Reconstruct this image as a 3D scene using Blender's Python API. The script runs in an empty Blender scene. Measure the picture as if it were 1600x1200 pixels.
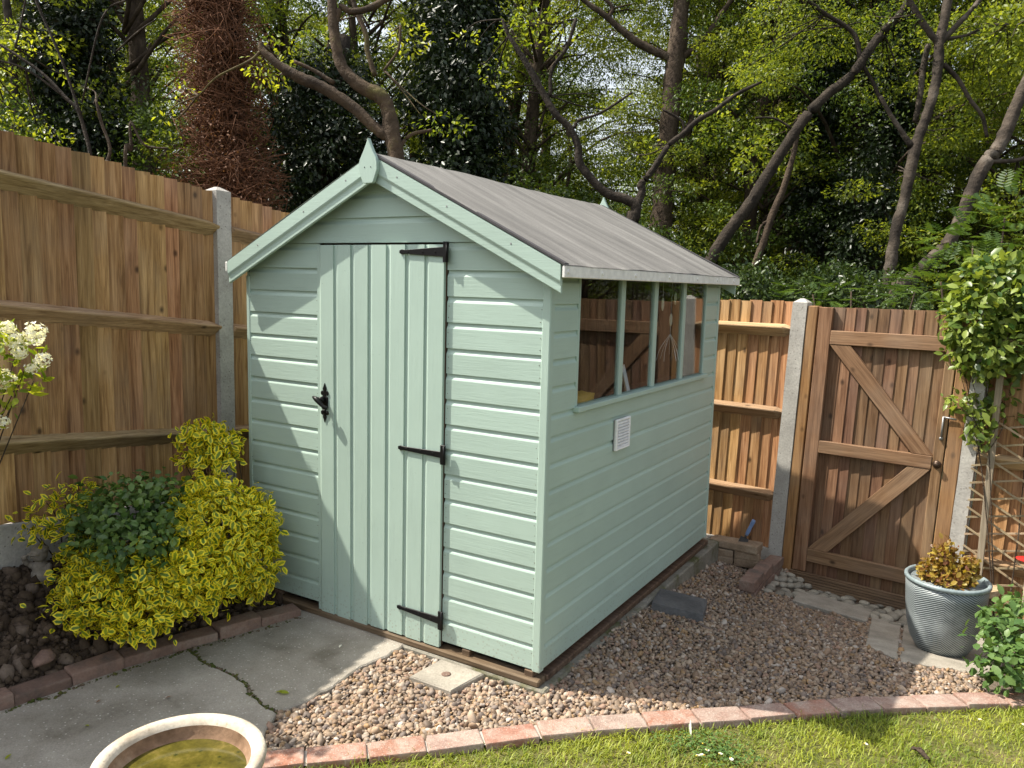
import bpy, bmesh, math, random
import numpy as np
from mathutils import Vector, Matrix
random.seed(7); rng = np.random.default_rng(11)
scene = bpy.context.scene
C = scene.collection
# ------------------------------------------------------------------ camera
CAM = np.array([1.528, -2.7854, 1.7578]); YAW, PITCH, ROLL, FPX = -.5482, -.1260, .0255, 1227.1
_d = np.array([math.sin(YAW)*math.cos(PITCH), math.cos(YAW)*math.cos(PITCH), math.sin(PITCH)])
_r0 = np.array([math.cos(YAW), -math.sin(YAW), 0]); _u0 = np.cross(_r0, _d)
_r = _r0*math.cos(ROLL)+_u0*math.sin(ROLL); _u = -_r0*math.sin(ROLL)+_u0*math.cos(ROLL)
cd = bpy.data.cameras.new('camera'); cam = bpy.data.objects.new('camera', cd); C.objects.link(cam)
cam.matrix_world = Matrix(((_r[0], _u[0], -_d[0], CAM[0]), (_r[1], _u[1], -_d[1], CAM[1]), (_r[2], _u[2], -_d[2], CAM[2]), (0, 0, 0, 1)))
cd.sensor_width = 36; cd.lens = 36*FPX/1600; cd.clip_start = .05; cd.clip_end = 2000
scene.camera = cam
scene.render.resolution_x = 1024; scene.render.resolution_y = 768
# ------------------------------------------------------------------ light
SUN_EL, SUN_AZ = math.radians(54.5), math.radians(22.8)     # azimuth measured from -x towards -y
SUN = np.array([-math.cos(SUN_EL)*math.cos(SUN_AZ), -math.cos(SUN_EL)*math.sin(SUN_AZ), math.sin(SUN_EL)])
w = bpy.data.worlds.new('World'); scene.world = w; w.use_nodes = True
nt = w.node_tree; bg = nt.nodes['Background']; sk = nt.nodes.new('ShaderNodeTexSky')
sk.sky_type = 'NISHITA'; sk.sun_disc = False; sk.sun_elevation = SUN_EL; sk.sun_rotation = math.atan2(SUN[0], SUN[1])
sk.air_density = 1.3; sk.dust_density = 3.0; sk.ozone_density = 1.0
hs = nt.nodes.new('ShaderNodeHueSaturation'); hs.inputs['Saturation'].default_value = .42; nt.links.new(sk.outputs[0], hs.inputs['Color']); nt.links.new(hs.outputs[0], bg.inputs[0]); bg.inputs[1].default_value = .15
sl = bpy.data.lights.new('sun', 'SUN'); sl.energy = 4.8; sl.angle = math.radians(.55); sl.color = (1, .935, .82)
so = bpy.data.objects.new('sun', sl); C.objects.link(so); so.location = (-6, -4, 9)
so.rotation_euler = Vector(SUN).to_track_quat('Z', 'Y').to_euler()
vs = scene.view_settings; vs.view_transform = 'Standard'; vs.look = 'None'; vs.exposure = 0.78; vs.gamma = 1
# ------------------------------------------------------------------ pixel helpers
def ray(px, py): return _d + _r*(px-800)/FPX - _u*(py-600)/FPX
def P(px, py, D): return CAM + ray(px, py)*D
def GP(px, py, z):
    v = ray(px, py); t = (z-CAM[2])/v[2]; return CAM + t*v
# ------------------------------------------------------------------ materials
def nodes(name):
    m = bpy.data.materials.new(name); m.use_nodes = True; t = m.node_tree
    return m, t, t.nodes['Principled BSDF']
def N(t, typ, **kw):
    n = t.nodes.new('ShaderNode'+typ)
    for k, v in kw.items():
        if k in n.inputs: n.inputs[k].default_value = v
        else: setattr(n, k, v)
    return n
def ramp(t, fac, stops):
    r = t.nodes.new('ShaderNodeValToRGB'); e = r.color_ramp.elements
    while len(e) < len(stops): e.new(.5)
    for q, (pos, col) in zip(e, stops): q.position = pos; q.color = (*col, 1) if len(col) == 3 else col
    t.links.new(fac, r.inputs[0]); return r.outputs[0]
def mix(t, fac, a, b, mode='MIX'):
    n = t.nodes.new('ShaderNodeMix'); n.data_type = 'RGBA'; n.blend_type = mode
    for s, v in ((n.inputs[0], fac), (n.inputs[6], a), (n.inputs[7], b)):
        if hasattr(v, 'is_linked') or hasattr(v, 'links'): t.links.new(v, s)
        else: s.default_value = v if isinstance(v, (int, float)) else (*v, 1)
    return n.outputs[2]
def coords(t, scale=(1, 1, 1), rnd=True, space='Object'):
    tc = N(t, 'TexCoord'); o = tc.outputs[space]
    if rnd:
        oi = N(t, 'ObjectInfo'); mu = N(t, 'Math', operation='MULTIPLY'); mu.inputs[1].default_value = 37.3
        t.links.new(oi.outputs['Random'], mu.inputs[0])
        ad = N(t, 'VectorMath', operation='ADD'); t.links.new(o, ad.inputs[0]); t.links.new(mu.outputs[0], ad.inputs[1]); o = ad.outputs[0]
    mp = N(t, 'Mapping'); mp.inputs['Scale'].default_value = scale; t.links.new(o, mp.inputs[0])
    return mp.outputs[0]
def noise(t, vec, scale, detail=5, rough=.55, dist=0.):
    n = N(t, 'TexNoise'); n.inputs['Scale'].default_value = scale; n.inputs['Detail'].default_value = detail
    n.inputs['Roughness'].default_value = rough; n.inputs['Distortion'].default_value = dist
    t.links.new(vec, n.inputs['Vector']); return n.outputs[0]
def bump(t, b, h, strength, dist=.01):
    n = N(t, 'Bump'); n.inputs['Strength'].default_value = strength; n.inputs['Distance'].default_value = dist
    t.links.new(h, n.inputs['Height']); t.links.new(n.outputs[0], b.inputs['Normal'])
def hsvrand(t, col, dv=.25, dh=.0, lo=None):
    oi = N(t, 'ObjectInfo'); h = N(t, 'HueSaturation'); mr = N(t, 'MapRange'); mr.inputs[3].default_value = 1-dv; mr.inputs[4].default_value = 1+dv
    t.links.new(oi.outputs['Random'], mr.inputs[0]); t.links.new(mr.outputs[0], h.inputs['Value'])
    if dh:
        wn = N(t, 'TexWhiteNoise'); wn.noise_dimensions = '1D'; t.links.new(oi.outputs['Random'], wn.inputs['W'])
        m2 = N(t, 'MapRange'); m2.inputs[3].default_value = .5-dh; m2.inputs[4].default_value = .5+dh
        t.links.new(wn.outputs[0], m2.inputs[0]); t.links.new(m2.outputs[0], h.inputs['Hue'])
    t.links.new(col, h.inputs['Color']); return h.outputs[0]
def wood(name, dark, mid, light, axis='z', knots=True, dv=.22, rough=.75, mud=None):
    m, t, b = nodes(name)
    def sc(al, ac): return tuple(al if a == axis else ac for a in 'xyz')
    g = noise(t, coords(t, sc(1.6, 26)), 1.6, 7, .6, .6)
    col = ramp(t, g, [(.32, dark), (.48, mid), (.66, light)])
    fine = noise(t, coords(t, sc(4, 160)), 1.5, 4, .6)
    col = mix(t, .6, col, ramp(t, fine, [(.3, (.4, .36, .33)), (.62, (1.12, 1.1, 1.08))]), 'MULTIPLY')
    if knots:
        v = N(t, 'TexVoronoi'); v.inputs['Scale'].default_value = 1; t.links.new(coords(t, sc(6., 9)), v.inputs['Vector'])
        kf = ramp(t, v.outputs['Distance'], [(.05, (.95,)*3), (.16, (0,)*3)])
        sel = N(t, 'Math', operation='GREATER_THAN'); sel.inputs[1].default_value = .45
        sp = N(t, 'SeparateColor'); t.links.new(v.outputs['Color'], sp.inputs[0]); t.links.new(sp.outputs[0], sel.inputs[0])
        mm = N(t, 'Math', operation='MULTIPLY'); t.links.new(kf, mm.inputs[0]); t.links.new(sel.outputs[0], mm.inputs[1])
        col = mix(t, mm.outputs[0], col, tuple(x*.35 for x in dark))
    wv = noise(t, coords(t, (1.3, 1.3, 1.3)), 2.2, 3)
    col = mix(t, ramp(t, wv, [(.45, (0,)*3), (.8, (.3,)*3)]), col, (.26, .225, .185))
    col = hsvrand(t, col, dv, .012)
    t.links.new(col, b.inputs['Base Color']); b.inputs['Roughness'].default_value = rough
    b.inputs['Specular IOR Level'].default_value = .25
    bump(t, b, g, .35, .004); return m
def mottled(name, stops, scale=8, rough=.85, bstr=.4, bdist=.006, fine=60, dv=.08, speck=None, spec=.3, stretch=(1, 1, 1)):
    m, t, b = nodes(name)
    n1 = noise(t, coords(t, stretch), scale, 6, .62, .3); n2 = noise(t, coords(t), fine, 4, .65)
    col = ramp(t, n1, stops)
    col = mix(t, .5, col, ramp(t, n2, [(.3, (.55,)*3), (.7, (1.15,)*3)]), 'MULTIPLY')
    if speck:
        v = N(t, 'TexVoronoi'); v.inputs['Scale'].default_value = speck[0]; t.links.new(coords(t), v.inputs['Vector'])
        col = mix(t, ramp(t, v.outputs['Distance'], [(.08, (speck[2],)*3), (.2, (0,)*3)]), col, speck[1])
    if dv: col = hsvrand(t, col, dv)
    t.links.new(col, b.inputs['Base Color']); b.inputs['Roughness'].default_value = rough; b.inputs['Specular IOR Level'].default_value = spec
    ad = N(t, 'Math', operation='ADD'); t.links.new(n1, ad.inputs[0]); t.links.new(n2, ad.inputs[1])
    bump(t, b, ad.outputs[0], bstr, bdist); return m
def plain(name, col, rough=.5, spec=.5, metal=0.):
    m, t, b = nodes(name); b.inputs['Base Color'].default_value = (*col, 1); b.inputs['Roughness'].default_value = rough
    b.inputs['Specular IOR Level'].default_value = spec; b.inputs['Metallic'].default_value = metal
    n = noise(t, coords(t), 30, 4); c = mix(t, .5, tuple(col), ramp(t, n, [(.3, tuple(x*.7 for x in col)), (.7, tuple(min(1, x*1.15) for x in col))]))
    t.links.new(c, b.inputs['Base Color']); return m
def paint(name, col, axis):
    m, t, b = nodes(name)
    def sc(al, ac): return tuple(al if a == axis else ac for a in 'xyz')
    g = noise(t, coords(t, sc(2.2, 42)), 2.2, 7, .65, 1.1); s = noise(t, coords(t), 3.5, 4)
    c = mix(t, ramp(t, s, [(.3, (0,)*3), (.75, (.6,)*3)]), col, tuple(x*.86 for x in col))
    c = mix(t, ramp(t, g, [(.28, (.35,)*3), (.45, (0,)*3)]), c, tuple(x*.72 for x in col))
    v = N(t, 'TexVoronoi'); v.inputs['Scale'].default_value = 16; t.links.new(coords(t), v.inputs['Vector'])
    c = mix(t, ramp(t, v.outputs['Distance'], [(.015, (.8,)*3), (.05, (0,)*3)]), c, tuple(x*.5 for x in col))
    c = hsvrand(t, c, .035); t.links.new(c, b.inputs['Base Color'])
    b.inputs['Roughness'].default_value = .46; b.inputs['Specular IOR Level'].default_value = .4
    geo = N(t, 'NewGeometry'); sz = N(t, 'SeparateXYZ'); t.links.new(geo.outputs['Position'], sz.inputs[0])
    v2 = N(t, 'TexVoronoi'); v2.inputs['Scale'].default_value = 55; t.links.new(coords(t), v2.inputs['Vector'])
    sp_ = N(t, 'Math', operation='MULTIPLY'); t.links.new(ramp(t, sz.outputs[2], [(.12, (.45,)*3), (.30, (0,)*3)]), sp_.inputs[0]); t.links.new(ramp(t, v2.outputs['Distance'], [(.18, (1,)*3), (.3, (0,)*3)]), sp_.inputs[1])
    c = mix(t, sp_.outputs[0], c, (.24, .20, .14)); t.links.new(c, b.inputs['Base Color'])
    bump(t, b, g, .34, .003); return m
def leafmat(name, lo, hi, trans=.4, rough=.42, edge=None, spec=.4, objrand=False, tint=None):
    m, t, b = nodes(name); out = t.nodes['Material Output']
    at = N(t, 'Attribute'); at.attribute_name = 'v'
    fac = at.outputs['Fac']
    if objrand:
        oi = N(t, 'ObjectInfo'); fac = oi.outputs['Random']
    col = mix(t, fac, lo, hi)
    if edge:
        ae = N(t, 'Attribute'); ae.attribute_name = 'e'
        ad = N(t, 'Math', operation='ADD'); nz = noise(t, coords(t), 60, 2); mm = N(t, 'Math', operation='MULTIPLY_ADD'); mm.inputs[1].default_value = .5; mm.inputs[2].default_value = -.25
        t.links.new(nz, mm.inputs[0]); t.links.new(ae.outputs['Fac'], ad.inputs[0]); t.links.new(mm.outputs[0], ad.inputs[1])
        col = mix(t, ramp(t, ad.outputs[0], [(edge[1], (0,)*3), (edge[2], (1,)*3)]), col, edge[0])
    t.links.new(col, b.inputs['Base Color']); b.inputs['Roughness'].default_value = rough; b.inputs['Specular IOR Level'].default_value = spec
    tr = N(t, 'BsdfTranslucent'); t.links.new(mix(t, 1., col, (1.35, 1.25, .6), 'MULTIPLY'), tr.inputs[0])
    ms = N(t, 'MixShader'); ms.inputs[0].default_value = trans
    t.links.new(b.outputs[0], ms.inputs[1]); t.links.new(tr.outputs[0], ms.inputs[2]); t.links.new(ms.outputs[0], out.inputs[0]); return m
def attrmat(name, rough=.7, spec=.3, bscale=40, bstr=.25):
    m, t, b = nodes(name); at = N(t, 'Attribute'); at.attribute_name = 'col'
    n = noise(t, coords(t), bscale, 4); c = mix(t, .6, at.outputs['Color'], ramp(t, n, [(.3, (.6,)*3), (.7, (1.2,)*3)]), 'MULTIPLY')
    t.links.new(c, b.inputs['Base Color']); b.inputs['Roughness'].default_value = rough; b.inputs['Specular IOR Level'].default_value = spec
    bump(t, b, n, bstr, .002); return m
SAGE = (.412, .535, .465)
M = {}
M['paint_x'] = paint('sage_paint_x', SAGE, 'x'); M['paint_y'] = paint('sage_paint_y', SAGE, 'y'); M['paint_z'] = paint('sage_paint_z', SAGE, 'z')
M['fence'] = wood('fence_boards', (.22, .105, .04), (.405, .222, .097), (.55, .325, .158))
M['rail'] = wood('fence_rails_wood', (.24, .15, .075), (.40, .27, .145), (.53, .375, .22), 'x')
M['gate'] = wood('gate_boards', (.12, .06, .03), (.20, .11, .06), (.275, .162, .092))
M['gate_x'] = wood('gate_rails_wood', (.16, .085, .045), (.24, .137, .076), (.315, .192, .11), 'x', dv=.1)
M['gatepost'] = wood('gate_post_wood', (.20, .10, .038), (.305, .165, .066), (.385, .22, .094), dv=.08)
M['oldwood'] = wood('old_timber', (.07, .045, .028), (.13, .085, .052), (.2, .14, .09), 'x', False)
M['greywood'] = wood('weathered_timber', (.22, .18, .12), (.33, .28, .19), (.42, .37, .27))
M['deck'] = wood('deck_timber', (.12, .07, .045), (.19, .115, .075), (.26, .17, .11), 'x', False)
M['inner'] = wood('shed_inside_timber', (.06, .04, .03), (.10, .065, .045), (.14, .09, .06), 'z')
M['trellis'] = wood('trellis_slat_wood', (.24, .17, .10), (.34, .26, .16), (.42, .33, .21), 'x', False)
M['post'] = mottled('post_concrete', [(.3, (.34, .32, .29)), (.55, (.46, .44, .40)), (.75, (.56, .54, .49))], 5, .9, .5, .004, 90, .05, (38, (.16, .14, .12), .8))
M['conc'] = mottled('path_concrete', [(.3, (.19, .165, .13)), (.42, (.29, .26, .215)), (.56, (.36, .325, .275)), (.75, (.46, .42, .36))], 3.4, .92, .8, .008, 150, .05, (46, (.62, .58, .52), .8))
M['slab'] = mottled('paving_concrete', [(.3, (.25, .225, .185)), (.55, (.36, .325, .27)), (.75, (.45, .41, .34))], 7, .9, .5, .005, 110, .06, (70, (.17, .15, .12), .5))
M['mossy'] = mottled('mossy_concrete', [(.35, (.10, .10, .04)), (.5, (.22, .205, .165)), (.75, (.32, .30, .25))], 6, .95, .6, .008, 70, 0)
M['brick0'] = mottled('red_brick', [(.28, (.28, .17, .14)), (.5, (.44, .215, .15)), (.74, (.50, .36, .29))], 9, .9, .6, .004, 110, .22, (85, (.55, .48, .42), .45))
M['brickd'] = mottled('dark_brick', [(.28, (.12, .095, .08)), (.5, (.22, .14, .108)), (.74, (.27, .215, .175))], 8, .92, .7, .005, 90, .2)
M['stackb'] = mottled('stacked_stone', [(.28, (.17, .12, .08)), (.5, (.29, .21, .14)), (.74, (.36, .29, .21))], 8, .92, .7, .006, 90, .1)
M['mortar'] = mottled('edging_mortar', [(.3, (.32, .29, .25)), (.7, (.5, .47, .42))], 12, .95)
M['slate'] = mottled('slate', [(.3, (.075, .076, .077)), (.6, (.13, .13, .13)), (.8, (.2, .195, .19))], 5, .75, .6, .008, 50, 0, spec=.5)
M['felt'] = mottled('roof_felt', [(.25, (.108, .105, .10)), (.5, (.185, .179, .168)), (.75, (.285, .276, .258))], 2.2, .95, .5, .004, 220, 0, (140, (.45, .4, .36), .4), spec=.2, stretch=(.5, 4.2, .5))
M['feltedge'] = plain('felt_edge', (.075, .072, .075), .85, .2)
M['fascia'] = plain('fascia_paint', (.84, .82, .78), .6)
M['iron'] = plain('black_iron', (.006, .006, .0065), .45, .25)
def brickmat():
    m, t, b = nodes('worn_brick'); oi = N(t, 'ObjectInfo')
    base = ramp(t, oi.outputs['Random'], [(0., (.31, .15, .10)), (.25, (.30, .20, .165)), (.45, (.35, .155, .10)), (.6, (.23, .165, .145)), (.8, (.34, .22, .17)), (1., (.19, .155, .14))])
    n1 = noise(t, coords(t), 11, 6, .65, .4); n2 = noise(t, coords(t), 90, 4, .65)
    c = mix(t, ramp(t, n1, [(.40, (0,)*3), (.66, (.8,)*3)]), base, (.42, .345, .29))
    c = mix(t, .55, c, ramp(t, n2, [(.3, (.55,)*3), (.7, (1.2,)*3)]), 'MULTIPLY')
    v = N(t, 'TexVoronoi'); v.inputs['Scale'].default_value = 95; t.links.new(coords(t, (1, 1, .2)), v.inputs['Vector'])
    c = mix(t, ramp(t, v.outputs['Distance'], [(.12, (.5,)*3), (.28, (0,)*3)]), c, (.58, .50, .44))
    t.links.new(c, b.inputs['Base Color']); b.inputs['Roughness'].default_value = .9; b.inputs['Specular IOR Level'].default_value = .2
    ad = N(t, 'Math', operation='ADD'); t.links.new(n1, ad.inputs[0]); t.links.new(n2, ad.inputs[1]); bump(t, b, ad.outputs[0], .7, .005); return m
M['brick'] = brickmat()
M['bronze'] = plain('dark_knob_metal', (.07, .045, .03), .4, .5, .6)
M['zinc'] = plain('galvanised_metal', (.28, .28, .28), .45, .5, .6)
M['white'] = plain('white_plastic', (.88, .88, .87), .4)
M['fvent'] = plain('vent_shading_grey', (.3, .3, .3), .7)  # grey backing colour stands in for the shading between the white louvres
M['soil'] = mottled('soil', [(.3, (.045, .032, .022)), (.55, (.095, .068, .048)), (.75, (.15, .11, .08))], 14, .95, 1., .02, 80, 0)
M['wground'] = mottled('woodland_floor', [(.3, (.03, .035, .012)), (.6, (.06, .055, .025)), (.8, (.08, .09, .03))], 3, .95, .8, .03, 40, 0)
M['gravelbed'] = mottled('gravel_bed', [(.3, (.12, .095, .07)), (.6, (.2, .16, .12))], 40, .95, .8, .01, 150, 0)
M['turf'] = mottled('turf', [(.3, (.07, .09, .018)), (.55, (.14, .13, .04)), (.75, (.2, .155, .075))], 9, .95, .8, .01, 80, 0)
M['grass'] = leafmat('grass_blades', (.09, .16, .014), (.44, .47, .06), .4, .5)
M['stone'] = attrmat('pebbles', .62, .35)
M['clod'] = attrmat('soil_clods', .95, .1, 90, .8)
M['cob'] = mottled('cobble', [(.3, (.2, .18, .145)), (.6, (.33, .30, .24)), (.8, (.42, .39, .32))], 14, .75, .3, .004, 90, .3)
M['water'] = mottled('green_water', [(.3, (.05, .045, .008)), (.55, (.10, .085, .015)), (.72, (.17, .13, .035))], 22, .04, .06, .002, 120, 0, (26, (.02, .03, .008), .7), spec=.5)
M['bath'] = mottled('birdbath_stone', [(.3, (.42, .34, .25)), (.55, (.60, .53, .42)), (.75, (.68, .62, .52))], 8, .85, .4, .004, 70, 0, (45, (.3, .22, .14), .5))
M['bathin'] = mottled('birdbath_bowl_inside', [(.3, (.13, .075, .04)), (.55, (.29, .18, .11)), (.75, (.45, .33, .22))], 8, .85, .5, .004, 60, 0)
M['gnome'] = mottled('weathered_stone_figure', [(.3, (.19, .165, .135)), (.6, (.31, .275, .23)), (.8, (.38, .35, .29))], 18, .92, .5, .004, 90, 0)
M['bark'] = mottled('brown_bark', [(.3, (.03, .02, .014)), (.55, (.075, .053, .036)), (.78, (.15, .115, .082))], 4, .95, 1., .02, 30, .1, stretch=(2.2, 2.2, .8))
M['barkd'] = mottled('dark_bark', [(.3, (.016, .012, .009)), (.55, (.042, .032, .023)), (.78, (.085, .068, .05))], 4, .95, 1., .02, 30, .1, stretch=(2.2, 2.2, .8))
M['birch'] = mottled('birch_bark', [(.38, (.025, .019, .014)), (.52, (.075, .058, .043)), (.66, (.14, .118, .095)), (.8, (.32, .29, .25))], 2.6, .9, 1., .015, 22, .1, (14, (.035, .028, .02), .7), stretch=(1., 1., 1.5))
M['mossbark'] = mottled('mossy_bark', [(.33, (.04, .028, .019)), (.52, (.105, .072, .045)), (.72, (.13, .12, .03))], 3, .95, 1., .02, 30, .1)
M['twig'] = plain('dead_twig', (.17, .085, .05), .9, .1)
M['lf_light'] = leafmat('leaf_fresh_green', (.065, .11, .014), (.31, .36, .045), .55)
M['lf_mid'] = leafmat('leaf_mid_green', (.030, .060, .012), (.12, .18, .03), .4)
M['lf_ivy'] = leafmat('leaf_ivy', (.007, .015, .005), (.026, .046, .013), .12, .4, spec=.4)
M['lf_hedge'] = leafmat('leaf_dark_hedge', (.015, .032, .008), (.075, .115, .024), .25, .36)
M['lf_brown'] = leafmat('leaf_dead_brown', (.11, .05, .026), (.29, .145, .08), .2, .75)
M['lf_yel'] = leafmat('leaf_spring_yellow', (.13, .20, .016), (.44, .48, .04), .5)
M['lf_fern'] = leafmat('leaf_rowan', (.032, .07, .013), (.10, .165, .03), .4)
M['lf_rose'] = leafmat('leaf_climber', (.045, .10, .018), (.29, .36, .07), .4, .36)
M['lf_geran'] = leafmat('leaf_geranium', (.05, .115, .03), (.17, .27, .075), .35)
M['lf_euo'] = leafmat('leaf_euonymus_gold', (.05, .14, .018), (.36, .42, .025), .32, .42, ((.88, .75, .035), .36, .62))
M['lf_eug'] = leafmat('leaf_euonymus_green', (.045, .105, .026), (.17, .26, .065), .25, .35)
M['lf_pot'] = leafmat('leaf_pot_shrub', (.16, .06, .025), (.42, .32, .05), .35, .4)
M['petal'] = leafmat('white_petal', (.82, .82, .78), (.92, .92, .90), .35)
M['yolk'] = plain('yellow_flower_eye', (.75, .5, .04), .6)
M['red'] = plain('red_plastic', (.6, .03, .025), .35)
M['blue'] = plain('blue_handle', (.16, .24, .42), .4)
M['steel'] = plain('trowel_steel', (.12, .12, .13), .35, .5, .7)
M['log'] = wood('cut_log', (.22, .15, .08), (.36, .26, .16), (.46, .36, .24), 'x', False)
M['paper'] = plain('printed_card', (.7, .74, .8), .5)
M['ochre'] = plain('ochre_cloth', (.42, .27, .03), .6)
def glassmat():
    m, t, b = nodes('window_glass'); out = t.nodes['Material Output']; t.nodes.remove(b)
    lw = N(t, 'LayerWeight'); lw.inputs[0].default_value = .5; gl = N(t, 'BsdfGlossy'); gl.inputs['Roughness'].default_value = .012
    tp = N(t, 'BsdfTransparent'); tp.inputs[0].default_value = (.93, .95, .94, 1); ms = N(t, 'MixShader')
    pw_ = N(t, 'Math', operation='POWER'); pw_.inputs[1].default_value = 5.; mu = N(t, 'Math', operation='MULTIPLY_ADD'); mu.inputs[1].default_value = .95; mu.inputs[2].default_value = .045
    t.links.new(lw.outputs['Facing'], pw_.inputs[0]); t.links.new(pw_.outputs[0], mu.inputs[0]); t.links.new(mu.outputs[0], ms.inputs[0])
    t.links.new(tp.outputs[0], ms.inputs[1]); t.links.new(gl.outputs[0], ms.inputs[2]); t.links.new(ms.outputs[0], out.inputs[0]); return m
M['glass'] = glassmat()
def potmat():
    m, t, b = nodes('herringbone_glaze')
    tc = N(t, 'TexCoord'); sp = N(t, 'SeparateXYZ'); t.links.new(tc.outputs['Object'], sp.inputs[0])
    at = N(t, 'Math', operation='ARCTAN2'); t.links.new(sp.outputs[1], at.inputs[0]); t.links.new(sp.outputs[0], at.inputs[1])
    def mth(op, a, bb=None, c=None):
        n = N(t, 'Math', operation=op)
        for i, v in enumerate((a, bb, c)):
            if v is None: continue
            if isinstance(v, (int, float)): n.inputs[i].default_value = v
            else: t.links.new(v, n.inputs[i])
        return n.outputs[0]
    zig = mth('PINGPONG', mth('MULTIPLY', at.outputs[0], 8/math.pi/2), 1.0)      # chevrons round the pot
    ph = mth('ADD', mth('MULTIPLY', sp.outputs[2], 105.), mth('MULTIPLY', zig, 9.))
    saw = mth('SINE', mth('MULTIPLY', ph, 2*math.pi*.78))
    rel = mth('MULTIPLY_ADD', saw, .5, .5)
    n1 = noise(t, coords(t), 7, 5)
    col = ramp(t, rel, [(.3, (.05, .062, .068)), (.75, (.30, .335, .34))])
    col = mix(t, ramp(t, n1, [(.5, (0,)*3), (.72, (.75,)*3)]), col, (.36, .395, .40))
    t.links.new(col, b.inputs['Base Color']); b.inputs['Roughness'].default_value = .42
    bump(t, b, rel, .4, .003); return m
M['pot'] = potmat()
M['potrim'] = mottled('pot_rim_glaze', [(.3, (.13, .17, .18)), (.7, (.30, .36, .37))], 9, .4, .2, .002, 60, 0, spec=.5)
# ------------------------------------------------------------------ object helpers
def tag(o, label=None, cat=None, group=None, kind=None):
    for k, v in (('label', label), ('category', cat), ('group', group), ('kind', kind)):
        if v: o[k] = v
    return o
def thing(name, label, cat, loc=(0, 0, 0), rot=(0, 0, 0), group=None):
    o = bpy.data.objects.new(name, None); C.objects.link(o); o.location = loc; o.rotation_euler = rot; o.empty_display_size = .1
    return tag(o, label, cat, group)
def link(name, me, parent=None, loc=None, rot=None, scale=None):
    o = bpy.data.objects.new(name, me); C.objects.link(o)
    if parent is not None: o.parent = parent
    if loc is not None: o.location = [float(x) for x in loc]
    if rot is not None: o.rotation_euler = rot
    if scale is not None: o.scale = scale if hasattr(scale, '__len__') else (scale,)*3
    return o
def mk(name, verts, faces, mat, smooth=False):
    me = bpy.data.meshes.new(name); me.from_pydata([tuple(map(float, v)) for v in verts], [], faces); me.update()
    if mat is not None: me.materials.append(M[mat] if isinstance(mat, str) else mat)
    if smooth: me.polygons.foreach_set('use_smooth', [True]*len(me.polygons))
    return me
def obj(name, verts, faces, mat, parent=None, smooth=False, loc=None, rot=None): return link(name, mk(name, verts, faces, mat, smooth), parent, loc, rot)
def bm_mesh(bm, name, mat, smooth=False):
    bmesh.ops.recalc_face_normals(bm, faces=bm.faces); me = bpy.data.meshes.new(name); bm.to_mesh(me); bm.free(); me.materials.append(M[mat])
    if smooth: me.polygons.foreach_set('use_smooth', [True]*len(me.polygons))
    return me
def bevelled(verts, faces, bev, seg=1):
    bm = bmesh.new(); vv = [bm.verts.new([float(c) for c in v]) for v in verts]
    for f in faces: bm.faces.new([vv[i] for i in f])
    bmesh.ops.recalc_face_normals(bm, faces=bm.faces)
    if bev: bmesh.ops.bevel(bm, geom=list(bm.edges), offset=bev, segments=seg, affect='EDGES', profile=.6)
    return bm
BF = [(0, 1, 3, 2), (4, 6, 7, 5), (0, 4, 5, 1), (2, 3, 7, 6), (0, 2, 6, 4), (1, 5, 7, 3)]
def boxv(x0, x1, y0, y1, z0, z1): return [(x, y, z) for x in (x0, x1) for y in (y0, y1) for z in (z0, z1)]
def box(name, a, mat, parent=None, bev=.003, shear=0., loc=None, rot=None, jit=0.):
    v = boxv(*a)
    if jit: v = [tuple(c+random.uniform(-jit, jit) for c in q) for q in v]
    if shear: v = [(x+z*shear, y, z) for x, y, z in v]
    return link(name, bm_mesh(bevelled(v, BF, bev), name, mat), parent, loc, rot)
def prism(name, poly, axis, a, b, mat, parent=None, bev=0., shear=0., smooth=False, loc=None, rot=None):
    """poly: 2-D outline; axis x: (y,z), y: (x,z), z: (x,y), extruded from a to b"""
    def v3(p, h): return {'x': (h, p[0], p[1]), 'y': (p[0], h, p[1]), 'z': (p[0], p[1], h)}[axis]
    n = len(poly); v = [v3(p, a) for p in poly]+[v3(p, b) for p in poly]
    if shear: v = [(x+z*shear, y, z) for x, y, z in v]
    f = [tuple(range(n)), tuple(range(2*n-1, n-1, -1))]+[(i, (i+1) % n, n+(i+1) % n, n+i) for i in range(n)]
    return link(name, bm_mesh(bevelled(v, f, bev), name, mat, smooth), parent, loc, rot)
def smooth_path(pts, k=5):
    pts = [np.array(p, float) for p in pts]; out = []
    ex = [2*pts[0]-pts[1]]+pts+[2*pts[-1]-pts[-2]]
    for i in range(1, len(ex)-2):
        a, b, c, d = ex[i-1:i+3]
        for j in range(k):
            t = j/k; out.append(.5*((2*b)+(-a+c)*t+(2*a-5*b+4*c-d)*t*t+(-a+3*b-3*c+d)*t**3))
    out.append(pts[-1]); return out
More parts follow.
